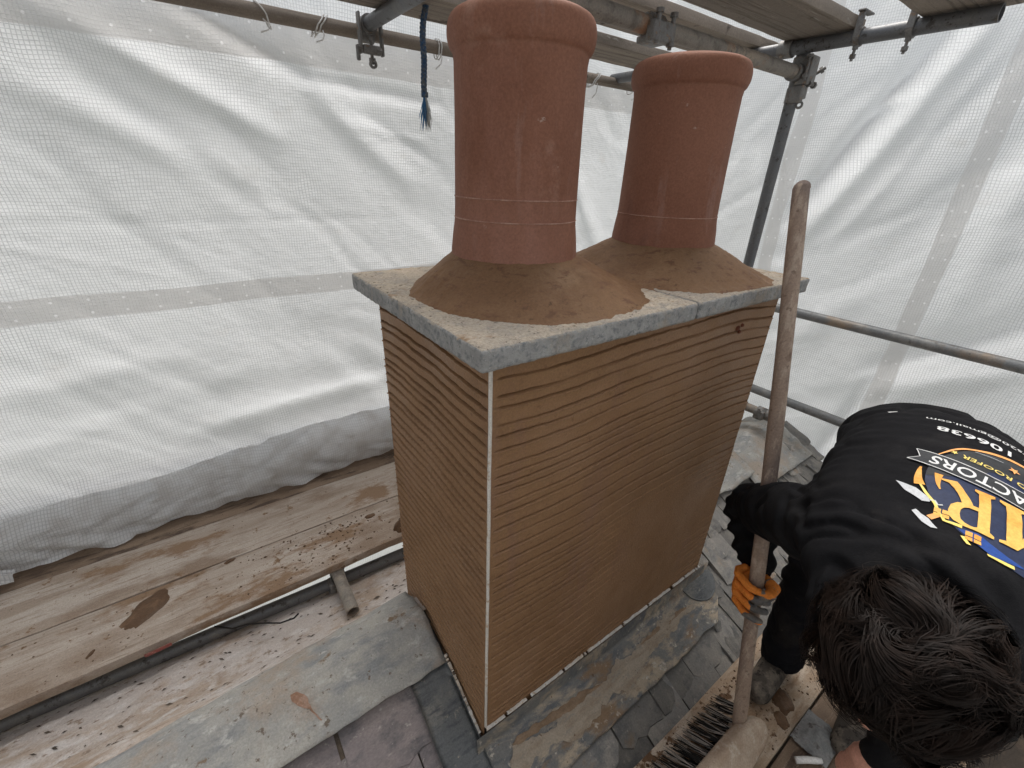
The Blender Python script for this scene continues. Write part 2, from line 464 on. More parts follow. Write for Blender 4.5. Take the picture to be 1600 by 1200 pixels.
def sweep(path, rad, n=12, caps=True, squash=None):
    """A round tube along a list of points; rad is one radius or one per point."""
    P = [Vector(p) for p in path]
    rr = rad if isinstance(rad, (list, tuple)) else [rad] * len(P)
    V, F = [], []
    t0 = (P[1] - P[0]).normalized()
    ref = Vector((0, 0, 1)) if abs(t0.z) < .9 else Vector((1, 0, 0))
    nx = t0.cross(ref).normalized()
    for i, p in enumerate(P):
        a = P[max(0, i - 1)]
        b = P[min(len(P) - 1, i + 1)]
        t = (b - a).normalized()
        nx = (nx - t * nx.dot(t)).normalized()
        ny = t.cross(nx)
        for k in range(n):
            th = 2 * math.pi * k / n
            V.append(tuple(p + (nx * math.cos(th) + ny * math.sin(th)) * rr[i]))
    for i in range(len(P) - 1):
        for k in range(n):
            k2 = (k + 1) % n
            F.append((i * n + k, i * n + k2, (i + 1) * n + k2, (i + 1) * n + k))
    if caps:
        F.append(tuple(range(n))[::-1])
        F.append(tuple((len(P) - 1) * n + k for k in range(n)))
    return (V, F)

def pipe(a, b, r=.0242, wall=.004, n=20, seg=6):
    """A hollow scaffold tube with open ends."""
    a, b = Vector(a), Vector(b)
    outer = sweep([a.lerp(b, i / seg) for i in range(seg + 1)], r, n, caps=False)
    inner = sweep([a.lerp(b, i / seg) for i in range(seg + 1)], r - wall, n, caps=False)
    k = len(outer[0])
    V = outer[0] + inner[0]
    F = list(outer[1]) + [tuple(i + k for i in f)[::-1] for f in inner[1]]
    for e in (0, seg):
        for q in range(n):
            q2 = (q + 1) % n
            f = (e * n + q, k + e * n + q, k + e * n + q2, e * n + q2)
            F.append(f if e == 0 else f[::-1])
    return (V, F)

def lathe(prof, c, n=64, closed=False, wob=0.0, seed=0):
    V, F = [], []
    for i, (r, z) in enumerate(prof):
        for k in range(n):
            th = 2 * math.pi * k / n
            rr = r * (1 + wob * noise.noise(Vector((math.cos(th) * 1.2 + seed, math.sin(th) * 1.2, z * 3))))
            V.append((c[0] + rr * math.cos(th), c[1] + rr * math.sin(th), z))
    F = grid_faces(len(prof), n, wrap=True)
    return (V, F)

def fbm(p, o=4):
    return noise.fractal(p, 1.0, 2.0, o)

# ------------------------------------------------------------------ ground, roof
g = obj('ground', ([(-60, -60, -7), (60, -60, -7), (60, 60, -7), (-60, 60, -7)], [(0, 1, 2, 3)]), M['ground'], smooth=False)
tag(g, kind='structure')
SL = .47                                   # slope of the near roof side
def roof_z(y):
    return -.055 + SL * y if y < .36 else .114 - SL * (y - .36)
V, ys = [], [-1.7, -1.2, -.8, -.4, 0, .2, .36, .5]
xs = [-3.2 + 5.45 * i / 20 for i in range(21)]
for x in xs:
    for y in ys:
        V.append((x, y, roof_z(y) - .035))
for x in xs:                               # underside
    for y in ys:
        V.append((x, y, roof_z(y) - .20))
n = len(xs) * len(ys)
F = grid_faces(len(xs), len(ys)) + [tuple(i + n for i in f)[::-1] for f in grid_faces(len(xs), len(ys))]
L = len(ys)
F += [((len(xs) - 1) * L + j, (len(xs) - 1) * L + j + 1, n + (len(xs) - 1) * L + j + 1, n + (len(xs) - 1) * L + j)[::-1] for j in range(L - 1)]
roof = obj('roof', (V, F), M['deck'], smooth=False)
tag(roof, kind='structure')

def slate(w, l, t, seed):
    """One hand-cut slate: local x across, y up the slope, ragged lower edge."""
    r2 = random.Random(seed)
    nx = 6
    V, F = [], []
    top, bot = [], []
    e = [r2.uniform(-.012, .010) for _ in range(nx + 1)]
    e[0] += r2.uniform(0, .03)
    e[-1] += r2.uniform(0, .03)
    for lay in (0, 1):
        for i in range(nx + 1):
            u = i / nx
            jx = r2.uniform(-.003, .003) if lay == 0 else 0
            for k, yy in enumerate((e[i], .035 + e[i] * .4, l * .5, l)):
                sag = .004 * math.sin(u * 3.1 + seed) + .002 * r2.uniform(-1, 1)
                V.append(((u - .5) * w * (1 - .02 * r2.random()), yy + (-.004 if (k == 0 and lay == 1) else 0), (t if lay == 0 else 0) + sag - (.003 if (k == 0 and lay == 0) else 0)))
    k = 4
    n = (nx + 1) * k
    gf = grid_faces(nx + 1, k)
    F = gf + [tuple(i + n for i in f)[::-1] for f in gf]
    for i in range(nx):
        F.append((i * k, n + i * k, n + (i + 1) * k, (i + 1) * k)[::-1])
        F.append((i * k + k - 1, (i + 1) * k + k - 1, n + (i + 1) * k + k - 1, n + i * k + k - 1)[::-1])
    for j in range(k - 1):
        F.append((j, j + 1, n + j + 1, n + j)[::-1])
        F.append((nx * k + j, n + nx * k + j, n + nx * k + j + 1, nx * k + j + 1)[::-1])
    return (V, F)

slate_meshes = []
for s in range(10):
    o = obj('slate', slate(.17, .24, .01, s * 3 + 1), M['slate'], smooth=False)
    slate_meshes.append(o.data)
    bpy.data.objects.remove(o)
th = math.atan(SL)
def lay_slate(x, y, w, lift=0.0, yawj=0.0, mesh=None, material=None, thick=.009, tilt=.035, lsc=1.0):
    me = mesh or R.choice(slate_meshes)
    if material:
        me = me.copy()
        me.materials.clear()
        me.materials.append(material)
    o = bpy.data.objects.new('slate', me)
    col.objects.link(o)
    o.parent = roof
    o.location = (x, y, roof_z(y) - .030 + lift)
    o.rotation_euler = (th - tilt + R.uniform(-.012, .012), R.uniform(-.015, .015), yawj)
    o.scale = (w / .17, lsc, thick / .01)
    return o
row = 0
for y in (-.335, -.215):
    x = .545 - .185 * 4 - (.09 if row == 0 else 0)
    while x < .95:
        lay_slate(x + .0925, y + R.uniform(-.005, .005), .178, yawj=R.uniform(-.015, .015), lift=R.uniform(0, .006), thick=R.uniform(.008, .013), tilt=.05)
        x += .185
    row += 1
for k in range(7):                        # thick uneven slates to the right of the stack
    y = -.335 + .084 * k
    x = (.97 if y < -.0 else 1.01) - R.uniform(0, .08)
    while x < 2.28:
        w = R.uniform(.095, .175)
        lay_slate(x + w / 2, y + R.uniform(-.016, .016), w - R.uniform(.006, .014), yawj=R.uniform(-.09, .09), lift=R.uniform(.0, .010) + .004, thick=R.uniform(.012, .021), tilt=R.uniform(.07, .13), lsc=.72)
        x += w
# big purple slates left of the stack
for (x, y, w) in ((-.20, .075, .27), (-.47, .08, .25), (-.06, -.055, .22), (-.29, -.06, .24), (-.74, .08, .27), (-.53, -.05, .24)):
    lay_slate(x, y, w, yawj=R.uniform(-.03, .03), material=M['slate_purple'], thick=.012, tilt=.04)

# far slope: dusty felt rolling down behind the scaffold tube
prof = [(.36, .095), (.45, .062), (.51, .012), (.56, -.075), (.62, -.145), (.69, -.182), (.76, -.200), (.82, -.212), (.88, -.224), (.925, -.245), (.96, -.285), (.985, -.345), (1.005, -.45), (1.01, -.9)]
def prof_at(t):
    t *= len(prof) - 1
    i = min(int(t), len(prof) - 2)
    f = t - i
    return (prof[i][0] * (1 - f) + prof[i + 1][0] * f, prof[i][1] * (1 - f) + prof[i + 1][1] * f)
V, nu, nv = [], 220, 90
for i in range(nu):
    x = -3.0 + 5.25 * i / (nu - 1)
    for j in range(nv):
        y, z = prof_at(j / (nv - 1))
        h = .016 * fbm(Vector((x * 2.2, y * 7, 3))) + .006 * fbm(Vector((x * 9, y * 22, 8)))
        V.append((x, y - (.042 * x + .012) * max(0, min(1, (y - .5) / .4)), z + h))
membrane = obj('roof_felt', (V, grid_faces(nu, nv)), M['membrane'])
tag(membrane, kind='structure')
# nail tears in the felt: small raised lips with a dark slit
V, F, MI = [], [], []
for k in range(170):
    x = R.uniform(-1.5, .1)
    t = R.uniform(.30, .72)
    y, z = prof_at(t)
    h = .016 * fbm(Vector((x * 2.2, y * 7, 3))) + .006 * fbm(Vector((x * 9, y * 22, 8)))
    y2, z2 = prof_at(t + .02)
    tv = Vector((0, y2 - y, z2 - z)).normalized()
    nv_ = Vector((1, 0, 0)).cross(tv).normalized()
    a = R.uniform(-.9, .5)
    d = Vector((1, 0, 0)) * math.cos(a) + tv * math.sin(a)
    e = nv_.cross(d)
    c = Vector((x, y - (.042 * x + .012) * max(0, min(1, (y - .5) / .4)), z + h)) + nv_ * .002
    Ln, Wd = R.uniform(.004, .014), R.uniform(.0015, .004)
    b = len(V)
    pts = [c - d * Ln, c - e * Wd + nv_ * .0015, c + d * Ln, c + e * Wd + nv_ * .0022]
    V += [tuple(p) for p in pts]
    V.append(tuple(c + nv_ * .001))
    for q in range(4):
        F.append((b + q, b + (q + 1) % 4, b + 4))
tears = obj('felt_tear', (V, F), M['deck'], membrane, smooth=False)
tears['kind'] = 'stuff'

# ------------------------------------------------------------------ lead work
def lead_strip(name, x0, x1, near, far, crest_y, mt, seed, step=.018, amp=.006, zoff=.012, ragged=.006, label=None):
    nx = int((x1 - x0) / step) + 2
    nv = 26
    V = []
    for i in range(nx):
        x = x0 + (x1 - x0) * i / (nx - 1)
        cy = crest_y(x)
        ny = near(x) + ragged * fbm(Vector((x * 12, seed, 0)))
        fy = far(x) + ragged * fbm(Vector((x * 14, seed + 5, 0)))
        for j in range(nv):
            t = j / (nv - 1)
            y = ny + (cy - ny) * t / .6 if t < .6 else cy + (fy - cy) * (t - .6) / .4
            z = min(-.055 + SL * y, .114 - .55 * (y - .36)) + zoff
            z -= .010 * math.exp(-((y - cy) / .03) ** 2)
            xx = x + .004 * fbm(Vector((y * 20, i * .01, seed)))
            z += amp * fbm(Vector((x * 7, y * 9, seed))) + amp * .35 * fbm(Vector((x * 26, y * 26, seed)))
            V.append((xx, y, z))
    top = (V, grid_faces(nx, nv)[::1])
    n = len(V)
    V2 = [(a, b, c - .003) for a, b, c in V]
    F = [f[::-1] for f in top[1]] + [tuple(i + n for i in f) for f in top[1]]
    for i in range(nx - 1):
        F.append((i * nv, (i + 1) * nv, n + (i + 1) * nv, n + i * nv)[::-1])
        F.append((i * nv + nv - 1, n + i * nv + nv - 1, n + (i + 1) * nv + nv - 1, (i + 1) * nv + nv - 1)[::-1])
    for j in range(nv - 1):
        F.append((j, n + j, n + j + 1, j + 1)[::-1])
        F.append(((nx - 1) * nv + j, (nx - 1) * nv + j + 1, n + (nx - 1) * nv + j + 1, n + (nx - 1) * nv + j)[::-1])
    o = obj(name, (V + V2, F), mt)
    return o
lr = lead_strip('lead_ridge', -1.7, -.016, lambda x: .197, lambda x: .42 + .075 * max(0, min(1, (x + .8) / .8)), lambda x: .372, M['lead'], 1)
tag(lr, 'grey lead ridge capping left of the chimney with a rust streak', 'lead flashing')
lr2 = lead_strip('lead_ridge', 1.03, 1.74, lambda x: .175 - .01 * math.sin(x * 9), lambda x: .50, lambda x: .372, M['lead'], 2, amp=.011, zoff=.02)
tag(lr2, 'pale crumpled lead ridge capping between the chimney and the broom handle', 'lead flashing')
lr3 = lead_strip('lead_ridge', 1.70, 2.27, lambda x: .10, lambda x: .50, lambda x: .365, M['lead'], 3, amp=.010, zoff=.008)
tag(lr3, 'farthest lead ridge capping running to the roof verge behind the broom handle', 'lead flashing')
# rust streak with two nail holes on the left capping
V, F = [], []
for k in range(13):
    t = k / 12
    x, y = -.408 + .045 * t + .004 * fbm(Vector((t * 6, 1, 1))), .318 - .085 * t
    w = (.016 * math.sin(math.pi * min(1, t * 1.5 + .12)) * (1 - .6 * t) + .002) * (1 + .4 * fbm(Vector((t * 9, 4, 2))))
    for s in (-1, 1):
        z = -.055 + SL * y + .012 + .006 * fbm(Vector(((x + s * w) * 7, y * 9, 1))) + .006 * .35 * fbm(Vector(((x + s * w) * 26, y * 26, 1)))
        V.append((x + s * w, y, z + .0018))
for k in range(12):
    F.append((2 * k, 2 * k + 2, 2 * k + 3, 2 * k + 1)[::-1])
M['rust_stain'] = mat('rust_stain', (.26, .15, .10), [(40, .4, .6, (.33, .22, .165))], rough=.8)
obj('rust_streak', (V, F), M['rust_stain'], lr)

# apron flashing along the long face
V, nx, nv = [], 90, 30
for i in range(nx):
    x = -.035 + 1.065 * i / (nx - 1)
    low = -.150 - .018 * (1 - x) + .014 * fbm(Vector((x * 5, 2, 2))) - (.0 if x < .95 else (x - .95) * -.7)
    for j in range(nv):
        t = j / (nv - 1)
        if t < .25:
            y = -.012 - .006 * (t / .25)
            z = .004 - .058 * t / .25
        else:
            q = (t - .25) / .75
            y = -.018 + (low + .018) * q
            z = -.055 + SL * y + .008 + .012 * (1 - q) * 0
        z += (.006 * fbm(Vector((x * 8, y * 14, 7))) + .0025 * fbm(Vector((x * 30, y * 30, 9)))) * min(1, t * 3)
        V.append((x, y, z))
f1 = grid_faces(nx, nv)
n = len(V)
V2 = [(a, b, c - .0035) for a, b, c in V]
F = [f[::-1] for f in f1][::1] + [tuple(i + n for i in f) for f in f1]
F = [tuple(reversed(f)) for f in F]
for i in range(nx - 1):
    F.append((i * nv + nv - 1, (i + 1) * nv + nv - 1, n + (i + 1) * nv + nv - 1, n + i * nv + nv - 1))
ap = obj('lead_apron', (V + V2, F), M['apron'])
tag(ap, 'mortar stained lead apron flashing along the foot of the long chimney face', 'lead flashing')
def wash(name, mt, x0, x1, yc, hw_, seed):
    V = []
    n_, m_ = 110, 7
    for i in range(n_):
        u = i / (n_ - 1)
        x = x0 + (x1 - x0) * u
        c = yc(u) + .010 * fbm(Vector((x * 6, seed, 0)))
        w = hw_ * (math.sin(math.pi * u) ** .4) * (.75 + .7 * fbm(Vector((x * 9, seed, 4)))) * (1 + .5 * noise.noise(Vector((x * 40, seed, 8))))
        w = max(w, .0015)
        for j in range(m_):
            q = j / (m_ - 1) * 2 - 1
            y = c + q * w * (1 + .25 * noise.noise(Vector((x * 55, q, seed))))
            low = -.150 - .018 * (1 - x) + .014 * fbm(Vector((x * 5, 2, 2)))
            y = min(-.024, max(y, low + .006))
            z = -.055 + SL * y + .008
            t_ = .25 + .75 * (y + .018) / (low + .018)
            z += (.006 * fbm(Vector((x * 8, y * 14, 7))) + .0025 * fbm(Vector((x * 30, y * 30, 9)))) * min(1, t_ * 3)
            V.append((x, y, z + .0030 + .0022 * (1 - q * q) + .0008 * noise.noise(Vector((x * 60, y * 60, 1)))))
    obj(name, (V, [f[::-1] for f in grid_faces(n_, m_)]), mt, ap)
M['wash_tan'] = mat('dried_mortar_wash', (.335, .285, .225), [(12, .4, .65, (.27, .215, .16), (.7, 2.5, 1)), (40, .55, .7, (.27, .24, .20), (.6, 2, 1)), (60, .66, .72, (.13, .08, .05))], [(60, .001)], rough=.9, spec=.25)
M['wash_wet'] = mat('wet_mortar_wash', (.20, .135, .085), [(12, .4, .65, (.27, .19, .125), (.7, 2.5, 1))], [(60, .0012)], rough=.55, spec=.45)
wash('mortar_wash', M['wash_tan'], .03, .62, lambda u: -.085 - .01 * math.sin(u * 3), .040, 1)
wash('mortar_wash', M['wash_tan'], .52, .90, lambda u: -.075 + .01 * u, .026, 2)
wash('wet_wash', M['wash_wet'], .06, .40, lambda u: -.050 - .02 * u, .014, 3)
wash('wet_wash', M['wash_wet'], .60, .86, lambda u: -.060, .012, 4)
# rounded lead dress at the far end of the apron
V = []
for i in range(20):
    for j in range(14):
        a = -math.pi * (i / 19)
        r = j / 13
        x = .985 + .075 * r * math.cos(a) * 1.2
        y = -.012 + .075 * r * math.sin(a)
        V.append((x, y, -.055 + SL * y + .016 + .010 * (1 - r * r) + .003 * fbm(Vector((x * 20, y * 20, 3)))))
F = grid_faces(20, 14)
n = len(V)
V += [(a, b, c - .006) for a, b, c in V]
F = F + [tuple(i + n for i in f)[::-1] for f in F]
F += [(i * 14 + 13, (i + 1) * 14 + 13, n + (i + 1) * 14 + 13, n + i * 14 + 13) for i in range(19)]
o = obj('lead_tongue', (V, F), M['lead_dark'])
tag(o, 'rounded dark lead tongue dressed over slates at the apron end nearest the glove', 'lead flashing')
# side soaker on the short face
V, nx, nv = [], 40, 16
for i in range(nx):
    y = -.11 + .40 * i / (nx - 1)
    for j in range(nv):
        t = j / (nv - 1)
        if t < .4:
            x, zz = -.014 - .004 * t, .012 - .010 * t / .4
        else:
            x, zz = -.014 - .115 * (t - .4) / .6, .004
        if y < 0 and t < .4:
            zz *= max(0.15, 1 + y * 8)
        z = -.055 + SL * y + .006 + zz + .004 * fbm(Vector((x * 18, y * 16, 5))) - .016 * max(0, min(1, (y - .17) / .04)) * (1 if t > .35 else .3)
        V.append((x, y, z))
F = grid_faces(nx, nv)
n = len(V)
V += [(a - .001, b, c - .003) for a, b, c in V]
F = F + [tuple(i + n for i in f)[::-1] for f in F]
F += [(i * nv + nv - 1, (i + 1) * nv + nv - 1, n + (i + 1) * nv + nv - 1, n + i * nv + nv - 1) for i in range(nx - 1)]
o = obj('side_flashing', (V, F), M['lead_dark'])
tag(o, 'dark wet lead flashing at the foot of the narrow chimney face', 'lead flashing')

# ------------------------------------------------------------------ chimney
H, W, OV, TS = 1.107, .5212, .0483, .0407
ZT = H + TS
ch = empty('chimney', (.5, W / 2, 0), 'square chimney stack coated in comb scratched brown render under a concrete coping', 'chimney')

def face_grid(n0, n1, P, D, seed, fade, spacing=.0275, wob=.010, lift=0.0, deep=1.0, jit=(.72, .86, .95, 1.0, 1.0, 1.1, 1.25, 1.4)):
    """A render coat face: P(s,z) -> base point, D outward; comb grooves cut by displacement."""
    s = np.linspace(0, 1, n0)
    z = np.linspace(-.14, H - .0005, n1)
    S, Z = np.meshgrid(s, z, indexing='ij')
    r2 = random.Random(seed)
    disp = np.zeros_like(S)
    zc = -.1
    grooves = []
    while zc < H + .02:
        grooves.append(zc)
        zc += spacing * r2.choice(jit)
    ph = r2.uniform(0, 6)
    for k, z0 in enumerate(grooves):
        q = z0 * 3.1
        wave = wob * np.sin(2 * np.pi * (S * .8 + .05 * math.sin(q * .6)) + ph + .3 * math.sin(q * .5)) + .28 * wob * np.sin(2 * np.pi * S * 2.1 + q * .9) + .0007 * np.sin(S * 41 + k * 2.2) + .0005 * np.sin(S * 113 + k * 5.1)
        wave = wave + r2.uniform(-.006, .006) * (S - .5) + .016 * lift * np.exp(-((S - 1.0) / .22) ** 2) * (Z > .3)
        d = Z - (z0 + wave)
        w = r2.uniform(.0015, .0021)
        live = np.clip(.70 + .2 * deep + .4 * np.sin(S * (3 + 2 * r2.random()) * 3 + k * 1.9 + seed) , .3, 1)
        dep = r2.uniform(.011, .015) * deep
        disp -= live * dep * np.exp(-(d / w) ** 2)
        disp += live * dep * .17 * np.exp(-((d + 2.2 * w) / (1.1 * w)) ** 2) * (1 + .8 * np.sin(S * 260 + k * 3.3) * np.sin(S * 71 + k))
        if r2.random() < .004:
            disp -= live * dep * .5 * np.exp(-((d - .005 - .004 * S) / (w * .7)) ** 2)
    disp *= fade(S, Z)
    nz = np.array([[noise.noise(Vector((a * 5, b * 5, seed))) * .0025 + noise.noise(Vector((a * 22, b * 22, seed))) * .0008 for b in z] for a in s[::4]])
    nz = np.repeat(nz, 4, axis=0)[:n0]
    kern = np.array([.25, .5, .25])
    for _ in range(6):
        nz[1:-1] = .25 * nz[:-2] + .5 * nz[1:-1] + .25 * nz[2:]
    disp += nz
    V = P(S, Z) + D * disp[..., None]
    return (V.reshape(-1, 3), grid_faces(n0, n1))
def sstep(a, b, x):
    t = np.clip((x - a) / (b - a), 0, 1)
    return t * t * (3 - 2 * t)
def fade_long(S, Z):
    edge = sstep(.008, .02, S) * (1 - .0 * S)
    patch = 1 - sstep(.45, 1.05, np.sqrt(((S - .66) / .46) ** 2 + ((Z - .30) / .44) ** 2) + .14 * np.sin(Z * 17 + S * 5))
    low = 1 - sstep(.0, .16, Z)
    return edge * (1 - .97 * patch) * (1 - .35 * low)
def fade_short(S, Z):
    return sstep(.0, .035, S)
NX = 150
def P_long(S, Z):
    return np.stack([.005 + .995 * S, 0 * S, Z], -1)
def P_short(S, Z):
    return np.stack([0 * S, .005 + (W - .005) * S, Z], -1)
fl = face_grid(NX, 1300, P_long, np.array([0, -1., 0]), 3, fade_long, .0275, .010, -1.0)
fs = face_grid(84, 1300, P_short, np.array([-1., 0, 0]), 8, fade_short, .0268, .0055, 0.0, 1.3, (.86, .95, 1.0, 1.0, 1.05, 1.15))
fs = (fs[0], [f[::-1] for f in fs[1]])
bk = face_grid(30, 120, lambda S, Z: np.stack([1.0 - S, W + 0 * S, Z], -1), np.array([0, 1., 0]), 5, lambda S, Z: 0 * S)
bk2 = face_grid(30, 120, lambda S, Z: np.stack([1.0 + 0 * S, S * W, Z], -1), np.array([1., 0, 0]), 6, lambda S, Z: 0 * S)
fl = (fl[0], [f for f in fl[1]])
bk = (bk[0], bk[1])
obj('render_coat', join(fl, fs, bk, bk2), M['render'], ch)
M['gouge'] = mat('red_brown_gouge', (.13, .045, .025), rough=.8)
for (gx, gz, gr) in ((.806, 1.026, .0085), (.826, 1.031, .006), (.817, 1.014, .006)):
    V = [(gx, -.0045, gz)]
    for q in range(2):
        for k in range(14):
            a = 2 * math.pi * k / 14
            rr = gr * (.6 if q == 0 else 1) * (1 + .3 * noise.noise(Vector((math.cos(a) * 2, math.sin(a) * 2, gx * 90))))
            V.append((gx + rr * math.cos(a), -.0055 if q == 0 else -.0005, gz + rr * math.sin(a)))
    obj('gouge', (V, [(0, 1 + k, 1 + (k + 1) % 14) for k in range(14)] + [(1 + k, 15 + k, 15 + (k + 1) % 14, 1 + (k + 1) % 14) for k in range(14)]), M['gouge'], ch)
# corner angle bead: a slim rounded nose with mortar left on it
V = []
nz_ = 80
for i in range(nz_):
    z = .004 + (H - .006) * i / (nz_ - 1)
    dx = .0012 * fbm(Vector((0, 3, z * 5)))
    for k in range(9):
        a = math.radians(-20 + 310 * k / 8 - 35)
        V.append((.003 + dx - .0038 * math.cos(a - 1.0), .003 - .0038 * math.sin(a - 1.0) * 1.0, z))
obj('corner_bead', (V, grid_faces(nz_, 9)), M['bead'], ch)
# stop beads along the foot, smeared with mortar
def bead_run(P, n, seed):
    r2 = random.Random(seed)
    V, F = [], []
    for i in range(n + 1):
        t = i / n
        top = .0042 + .005 * fbm(Vector((t * 30, seed, 0))) + (r2.uniform(-.006, .002))
        for dz, off in ((-.004, .003), (-.003, .0085), (max(.0005, top * .5), .0095), (max(.001, top), .007), (max(.0005, top * .9), .001)):
            V.append(P(t, dz, off))
    for i in range(n):
        if r2.random() < .10:
            continue
        for k in range(4):
            F.append((i * 5 + k, i * 5 + k + 1, (i + 1) * 5 + k + 1, (i + 1) * 5 + k))
    return (V, F)
obj('stop_bead', bead_run(lambda t, dz, off: (-.008 + 1.008 * t, -off, dz + .004), 130, 1), M['bead'], ch)
obj('stop_bead', bead_run(lambda t, dz, off: (-off - .005, .012 + .20 * t, dz * 1.3 - .036 + .47 * .20 * t), 60, 2), M['bead'], ch)
# coping slabs
for (x0, x1, sd) in ((-OV, .5105, 1), (.5170, 1 + OV, 2)):
    vf = rbox((x1 - x0, W + 2 * OV, TS), seg=.008, r=.006, amp=.0017, ns=75, seed=sd)
    V = []
    for p in vf[0]:
        q = Vector(p)
        q += Vector((0, 0, .0006 * fbm(q * 30))) * (1 if q.z > 0 else .4)
        V.append(tuple(q + Vector(((x0 + x1) / 2, W / 2, H + TS / 2))))
    obj('coping_slab', (V, vf[1]), M['concrete'], ch)
# flaunching
A1, A2 = (.231, .26), (.757, .257)
V, nx, ny = [], 300, 170
for i in range(nx):
    x = -.06 + 1.12 * i / (nx - 1)
    for j in range(ny):
        y = -.05 + .62 * j / (ny - 1)
        h = -.01
        for q, (ax, ay) in enumerate((A1, A2)):
            dx, dy = x - ax, y - ay
            r = math.hypot(dx, dy)
            a = math.atan2(dy, dx)
            Rr = (.262 + .034 * math.cos(a + .80) if q == 0 else .283) + .012 * noise.noise(Vector((math.cos(a) * 1.7, math.sin(a) * 1.7, q * 3))) + .005 * noise.noise(Vector((math.cos(a) * 9, math.sin(a) * 9, q * 3)))
            t = max(0, (r - .132) / (Rr - .132))
            if t < 1.0:
                hh = .080 * max(0, 1 - t ** 1.12) * (.86 + .14 * (1 - t)) + .003
                hh += .0016 * math.sin(a * 3 + r * 60) * t
            else:
                hh = .003 - .07 * (t - 1)
            h = max(h, hh) if q == 0 or abs(h - hh) > .03 else math.log(math.exp(h * 90) + math.exp(hh * 90)) / 90
        h += (.0022 * fbm(Vector((x * 14, y * 14, 2))) + .0014 * fbm(Vector((x * 60, y * 60, 5)))) * (1 if h > .004 else .6)
        V.append((x, y, ZT - .001 + max(h, -.02)))
V = np.array(V)
F = []
for f in grid_faces(nx, ny):
    if max(V[i][2] for i in f) > ZT - .008 and not any(V[i][0] < -.044 or V[i][0] > 1.044 or V[i][1] < -.044 or V[i][1] > .565 for i in f):
        F.append(f[::-1])
obj('mortar_flaunching', (V, [f[::-1] for f in F]), M['flaunch'], ch)

# ------------------------------------------------------------------ chimney pots
def pot(c, label, rings, seed, dr=0.0):
    prof = [(.142, 1.15), (.141, 1.20), (.1395, 1.235), (.1365, 1.262), (.1325, 1.29)]
    z = 1.29
    zz = [1.30, 1.33, 1.36, 1.40, 1.44, 1.48, 1.52, 1.55, 1.575, 1.584]
    rr = [.1315, .1305, .130, .1293, .1287, .1282, .1280, .1280, .1282, .1295]
    prof += [(r, q) for r, q in zip(rr, zz)]
    for k in range(13):
        a = math.radians(-80 + 165 * k / 12)
        prof.append((.1262 + .0140 * math.cos(a), 1.616 + .029 * math.sin(a)))
    prof += [(.122, 1.648), (.1165, 1.643), (.1135, 1.63), (.112, 1.60), (.112, 1.45), (.114, 1.25), (.114, 1.18)]
    t = empty('chimney_pot', (c[0], c[1], ZT), label, 'chimney pot', 'terracotta chimney pots on the stack')
    obj('clay_body', lathe([(r + dr, z) for r, z in prof], c, 96, wob=.006, seed=seed), M['terracotta'], t)
    for rz in rings:
        rad = np.interp(rz, [p[1] for p in prof[:14]], [p[0] for p in prof[:14]]) + dr
        V = []
        for (o1, z1) in ((-.001, -.0016), (.0012, -.0007), (.0012, .0007), (-.001, .0016)):
            for k in range(96):
                a = 2 * math.pi * k / 96
                w = (1 + .006 * noise.noise(Vector((math.cos(a) * 1.2 + seed, math.sin(a) * 1.2, rz * 3))))
                V.append((c[0] + (rad * w + o1) * math.cos(a), c[1] + (rad * w + o1) * math.sin(a), rz + z1 * (1.0 + .5 * noise.noise(Vector((a * 3, seed, rz))))))
        obj('scored_ring', (V, grid_faces(4, 96, True)), M['pale_clay'], t)
    return t
pot(A1, 'nearer roll top terracotta chimney pot with two scored rings above its base', (1.341, 1.300), 2)
pot(A2, 'terracotta chimney pot with a single scored ring, nearer the broom handle', (1.297,), 9, .003)

# ------------------------------------------------------------------ sheeting
def seg_d(px, pz, a, b):
    ax, az = a
    bx, bz = b
    dx, dz = bx - ax, bz - az
    t = ((px - ax) * dx + (pz - az) * dz) / (dx * dx + dz * dz)
    tc = np.clip(t, 0, 1)
    d = np.hypot(px - ax - dx * tc, pz - az - dz * tc)
    side = np.sign((px - ax) * dz - (pz - az) * dx)
    return d, side, tc
def sheet_disp(U, Vv, folds, seed, amp=.02):
    out = np.zeros_like(U)
    for (a, b, w, h) in folds:
        d, side, tc = seg_d(U, Vv, a, b)
        env = np.sin(np.pi * np.clip(tc * .9 + .05, 0, 1)) ** .5
        out += .62 * h * env * np.exp(-(d / w) ** 2) * (1 + .5 * side * np.clip(d / w, 0, 1))
    nz = np.vectorize(lambda u, v: amp * noise.fractal(Vector((u * 1.1, v * 1.1, seed)), 1, 2, 2) + amp * .28 * noise.fractal(Vector((u * 4.5 + v * 2, v * 3.5, seed + 9)), 1, 2, 3) + .0075 * max(0, 1 - 5 * abs(noise.noise(Vector(((u + v) * 2.0, (v - u) * .75, seed + 3)) + Vector((1, 1, 1)) * .25 * noise.noise(Vector((u * 3, v * 3, seed)))))) + .004 * max(0, 1 - 7 * abs(noise.noise(Vector(((u - v * .8) * 1.2, (v + u) * 3.2, seed + 6))))))(U, Vv)
    return out + nz
